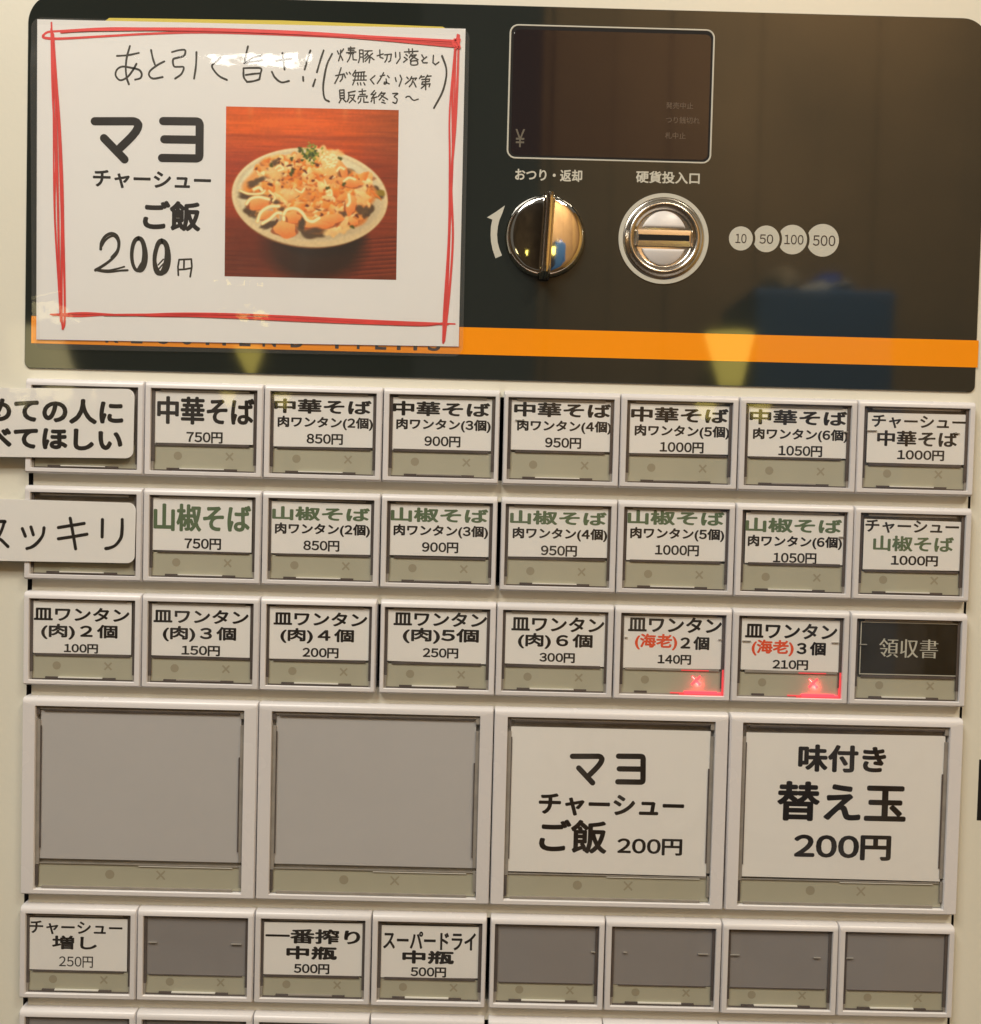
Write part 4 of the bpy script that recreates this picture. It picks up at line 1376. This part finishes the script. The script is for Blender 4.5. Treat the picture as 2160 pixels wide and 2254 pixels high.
# laminating film over the notice: a slightly buckled sheet with rounded corners
m = MB()
la = [np.array(M(61, 30, 0)), np.array(M(1034, 54, 0)), np.array(M(1019, 783, 0)), np.array(M(66, 766, 0))]
nx, ny = 120, 96
vs = []
gb = np.random.default_rng(5)
for j in range(ny + 1):
    for i in range(nx + 1):
        u, v = i / nx, j / ny
        # rounded corners
        W_, H_ = 126.0, 94.0
        rr = 3.0
        ex, ey = (u - .5) * W_, (v - .5) * H_
        qx, qy = abs(ex) - (W_ / 2 - rr), abs(ey) - (H_ / 2 - rr)
        if qx > 0 and qy > 0:
            L = math.hypot(qx, qy)
            if L > rr:
                ex = math.copysign(W_ / 2 - rr + qx * rr / L, ex)
                ey = math.copysign(H_ / 2 - rr + qy * rr / L, ey)
        u2, v2 = ex / W_ + .5, ey / H_ + .5
        p = (1 - u2) * (1 - v2) * la[0] + u2 * (1 - v2) * la[1] + u2 * v2 * la[2] + (1 - u2) * v2 * la[3]
        # height: flat middle, rolled towards the top edge, shallow waves
        yv = v * H_
        xv = u * W_
        t_ = min(max((yv - 5.5) / 11, 0), 1)
        d = .84 * t_ * t_ * (3 - 2 * t_)
        if yv > 78: d -= .5 * .006 * (yv - 78) ** 2
        yc1, yc2_ = 79 - .20 * xv, 73 + .04 * (xv - 62)
        d += .36 * math.exp(-((yv - yc1) / 1.2) ** 2) * max(0, 1 - abs(xv - 9) / 14)
        d += .34 * math.exp(-((yv - yc2_) / 1.1) ** 2) * max(0, 1 - abs(xv - 61) / 14) * (.6 + .4 * math.sin(xv * 1.7))
        d += .03 * math.sin(xv / 13 + 1) * math.sin(yv / 11)
        vs.append((p[0], p[1], max(DN + .2 + d * .9, DP + .15)))
fs = [((j + 1) * (nx + 1) + i, (j + 1) * (nx + 1) + i + 1, j * (nx + 1) + i + 1, j * (nx + 1) + i) for j in range(ny) for i in range(nx)]
inner_f = [f for k, f in enumerate(fs) if .02 < (k % nx + .5) / nx < .978 and .016 < (k // nx + .5) / ny < .968]
keep = set(inner_f)
m.add(vs, inner_f, LAMI)
m.add(vs, [f for f in fs if f not in keep], LAMIE)
m.build('laminating_film', note, 80, origin=NO)


# ------------------------------------------------------------------ laminated label strips at the left edge
def label_strip(name, pts4, rad, d, label, lines):
    x0 = (pts4[0][0] + pts4[3][0]) / 2
    x1 = (pts4[1][0] + pts4[2][0]) / 2
    m = MB()
    n = 6
    # straight left end outside the frame, rounded right corners
    tl, tr, br, bl = [np.array(p) for p in pts4]
    out = [tl, tr - np.array([rad, 0])]
    for i in range(n + 1):
        a = PI / 2 - i * PI / 2 / n
        out.append(tr + np.array([-rad + rad * math.cos(a), -rad + rad * math.sin(a)]))
    for i in range(n + 1):
        a = 0 - i * PI / 2 / n
        out.append(br + np.array([-rad + rad * math.cos(a), rad + rad * math.sin(a)]))
    out.append(bl)
    m.prism([tuple(p) for p in out], d - .22, d, CARD)
    o = m.build(name, None, origin=(x0, tl[1], d))
    tag(o, label, 'label', 'laminated hand-cut labels at the left edge')
    for nm, s, xa, xb, yc, h, tf, bold, off in lines:
        m = MB()
        pxletter(m, s, xa, xb, yc, h, tf, d + .02, BLACK, bold, None, off)
        m.build(nm, o, origin=(x0, tl[1], d))
    # film
    m = MB()
    nx, ny = 60, 20
    vs = []
    for j in range(ny + 1):
        for i in range(nx + 1):
            u, v = i / nx, j / ny
            ex = u * (x1 - x0)
            y1_, y0_ = tl[1] + (tr[1] - tl[1]) * u, bl[1] + (br[1] - bl[1]) * u
            yv = y1_ + (y0_ - y1_) * v
            edge = x1 - (x0 + ex)
            if edge < rad:
                hh = rad - math.sqrt(max(rad * rad - (rad - edge) ** 2, 0))
                yv = min(max(yv, y0_ + hh), y1_ - hh)
            vs.append((x0 + ex, yv, d + .12 + .10 * math.sin(v * PI) - .10 * max(0, (u - .93) / .07) ** 2 + .02 * math.sin(u * 40)))
    fs = [((j + 1) * (nx + 1) + i, (j + 1) * (nx + 1) + i + 1, j * (nx + 1) + i + 1, j * (nx + 1) + i) for j in range(ny) for i in range(nx)]
    m.add(vs, fs, LAMI2)
    m.build('clear_film', o, 80, origin=(x0, tl[1], d))
    return o


DL = 0.42
t1 = (360 / 1878, 0, 820)
label_strip('label_strip', [M(-130, 852, DL), M(296, 856.5, DL), M(293, 1009, DL), M(-130, 1004, DL)], 2.2, DL,
            'white laminated label with two lines of rounded black hiragana, beside the top row',
            [('upper_line', '初めての人に', -500, 1418, 436, 292, t1, .33, 0), ('lower_line', '食べてほしい', -500, 1408, 752, 276, t1, .33, 0)])
t2_ = (330 / 1878, 0, 1080)
lab2 = label_strip('label_strip', [M(-130, 1094, DL), M(299, 1107, DL), M(296, 1240, DL), M(-130, 1232, DL)], 2.2, DL,
                   'white laminated label with one line of thin katakana, beside the second row', [])
m = MB()
for st in ([(-250, 400), (40, 385), (48, 410), (10, 520), (-60, 620), (-200, 720)], [(-40, 585), (20, 620), (100, 700)],
           [(280, 475), (318, 570)], [(388, 455), (418, 552)], [(552, 465), (535, 560), (470, 650), (400, 705), (338, 725)],
           [(732, 462), (900, 435), (1055, 410)], [(732, 603), (920, 575), (1090, 545)], [(880, 345), (905, 480), (948, 728)],
           [(1284, 362), (1280, 580)], [(1532, 362), (1530, 480), (1515, 590), (1450, 680), (1380, 715), (1325, 725)]):
    stroke(m, st, 40, t2_, DL + .02, BLACK, smooth=len(st) > 3)
m.build('katakana_line', lab2, origin=tuple(((np.array(lab2['_w']) - np.array([0, 0, Z0])) * 1000)[[0, 2, 1]] * np.array([1, 1, -1])))

# ------------------------------------------------------------------ the room mirrored in the glossy panel
DW = 1500.0
WALL = mat('brown_plaster_wall', (0.38, 0.235, 0.115), 0.7, var=0.6, vscale=3.5, bump=1.0, bscale=30)
WALL2 = mat('ochre_plaster_wall', (0.75, 0.50, 0.17), 0.6, var=0.15, vscale=3)
WALL2B = mat('pale_brown_board', (0.46, 0.29, 0.13), 0.6, var=0.35, vscale=3)
BLUE = mat('blue_painted_metal', (0.06, 0.17, 0.42), 0.5, var=0.2, vscale=6)
BAG = mat('beige_paper_bag', (0.45, 0.34, 0.22), 0.7, var=0.3, vscale=25)
WCL = mat('white_folded_cloth', (0.8, 0.8, 0.78), 0.7)
BCL = mat('bright_blue_cloth', (0.03, 0.09, 0.55), 0.7)
FLOOR = mat('brown_floor', (0.12, 0.08, 0.05), 0.4, var=0.3, vscale=4)
SHADE = mat('lit_paper_shade', (0.8, 0.7, 0.45), 0.6, emit=(1.0, 0.80, 0.15), estr=4.8)
SHADE2 = mat('dim_lit_paper_shade', (0.8, 0.7, 0.45), 0.6, emit=(1.0, 0.86, 0.42), estr=3.0)
DARKW = mat('dark_brown_wall', (0.16, 0.12, 0.08), 0.6, var=0.7, vscale=4)

wx = refl(1190, 400, DW)[0]
m = MB()
m.box(wx, -1300, 1700, 1500, DW, DW + 60, WALL)
w_ = m.build('back_wall')
tag(w_, kind='structure')
xb_ = wx + 20
gw = random.Random(4)
while xb_ < 1500:
    wb = gw.uniform(90, 170)
    m = MB()
    m.box(xb_, -1290, xb_ + wb, 1490, DW - gw.uniform(6, 12), DW - .5, WALL2B if xb_ > 900 and xb_ < 1050 else WALL)
    m.build('board', w_)
    xb_ += wb + gw.uniform(1, 3)
m = MB()
m.box(-1700, -1300, -1640, 1500, -200, DW + 60, DARKW)
w_ = m.build('left_wall')
tag(w_, kind='structure')
m = MB()
m.box(-1639, -1300, wx - 300, 1500, DW + 900, DW + 960, DARKW)
w_ = m.build('far_wall')
tag(w_, kind='structure')
m = MB()
m.box(1640, -1300, 1700, 1500, -200, DW - 5, WALL2)
w_ = m.build('side_wall')
tag(w_, kind='structure')
m = MB()
m.box(-1600, -1320, 1700, -1301, -400, DW + 60, FLOOR)
w_ = m.build('floor')
tag(w_, kind='structure')
# blue cabinet
DC = 1250.0
bx0, by1 = refl(1665, 632, DC)
bx1, _ = refl(1975, 640, DC)
cab = empty('blue_cabinet', (bx0 + bx1) / 2, -1300, DC)
tag(cab, 'blue metal cabinet mirrored in the dark panel at lower right', 'cabinet')
m = MB()
m.loft([rrect(bx0, -1295, bx1, by1, 8, DC + 220), rrect(bx0, -1295, bx1, by1, 8, DC + 6), rrect(bx0 + 6, -1290, bx1 - 6, by1 - 6, 8, DC)][::-1], BLUE, cap_first=False)
m.add([(p[0], p[1], p[2]) for p in rrect(bx0 + 6, -1290, bx1 - 6, by1 - 6, 8, DC)], [tuple(range(28))], BLUE)
m.box(bx0 + 1, by1 - 10, bx1 - 1, by1 + .5, DC + 8, DC + 219, BLUE)
m.build('cabinet_body', cab)
m = MB()
m.box(bx1 - 60, by1 - 300, bx1 - 50, by1 - 180, DC - 14, DC + 2, BLUE)
m.build('handle', cab)


def lump(name, px0, px1, py0, py1, material, label, cat, seed):
    x0_, y1_ = refl(px0, py0, DC + 20)
    x1_, y0_ = refl(px1, py1, DC + 20)
    y0_ = by1 + .6
    m = MB()
    g_ = np.random.default_rng(seed)
    loops = []
    nn = 20
    for j, (s, t_) in enumerate(((.92, 0), (1.0, .15), (.97, .45), (.8, .75), (.5, .95), (.15, 1.0))):
        ring = []
        for i in range(nn):
            a = 2 * PI * i / nn
            k_ = s * (1 + .12 * g_.normal() * (t_ > 0) * (t_ < 1))
            ring.append(((x0_ + x1_) / 2 + (x1_ - x0_) / 2 * k_ * math.cos(a), y0_ + (y1_ - y0_) * t_, DC + 95 + 70 * k_ * math.sin(a)))
        loops.append(ring)
    m.loft(loops, material, cap_last=True, cap_first=True)
    o = m.build(name, None, 60)
    tag(o, label, cat)
    return o


lump('paper_bag', 1705, 1790, 568, 632, BAG, 'crumpled beige bag on the mirrored blue cabinet', 'bag', 1)
lump('folded_cloth', 1792, 1905, 600, 625, WCL, 'white folded cloth on the mirrored blue cabinet', 'cloth', 2)
lump('blue_bundle', 1812, 1880, 585, 622, BCL, 'bright blue bundle behind the white cloth on the mirrored cabinet', 'bundle', 3)


def shade(px_a, px_b, px_c, px_d, pya, pyb, D, label, smat=None):
    xa, ya_ = refl(px_a, pya, D)
    xb, _ = refl(px_b, pya, D)
    xc, yc2 = refl(px_c, pyb, D)
    xd, _ = refl(px_d, pyb, D)
    e = empty('paper_lamp', (xa + xb) / 2, yc2, D)
    tag(e, label, 'lamp', 'paper lamps mirrored in the panel')
    m = MB()
    loops = []
    for t_ in (0, .25, .5, .75, 1.0):
        cx_ = ((xc + xd) * (1 - t_) + (xa + xb) * t_) / 2
        r_ = ((xd - xc) * (1 - t_) + (xb - xa) * t_) / 2
        yv = yc2 + (ya_ - yc2) * t_
        loops.append([(cx_ + r_ * math.cos(2 * PI * i / 24), yv, D + r_ * math.sin(2 * PI * i / 24)) for i in range(24)][::-1])
    m.loft(loops, smat or SHADE, cap_last=True, cap_first=True)
    m.build('lamp_shade', e, 50, origin=((xa + xb) / 2, yc2, D))
    m = MB()
    m.loft([[((xc + xd) / 2 + 6 * math.cos(2 * PI * i / 10), y_, D + 6 * math.sin(2 * PI * i / 10)) for i in range(10)] for y_ in (-1300, yc2 - 1)], PRINTD)
    m.build('lamp_pole', e, origin=((xa + xb) / 2, yc2, D))


shade(1552, 1660, 1584, 1632, 733, 850, 1050, 'paper lamp mirrored across the orange stripe right of the coin slot')
shade(20, 130, 30, 168, 722, 835, 1000, 'dim wide paper lamp mirrored at the panel lower left corner', SHADE2)
shade(515, 580, 545, 560, 764, 825, 1050, 'paper lamp mirrored under the notice, left of the other lamp')

for o in list(bpy.data.objects):
    if '_w' in o: del o['_w']
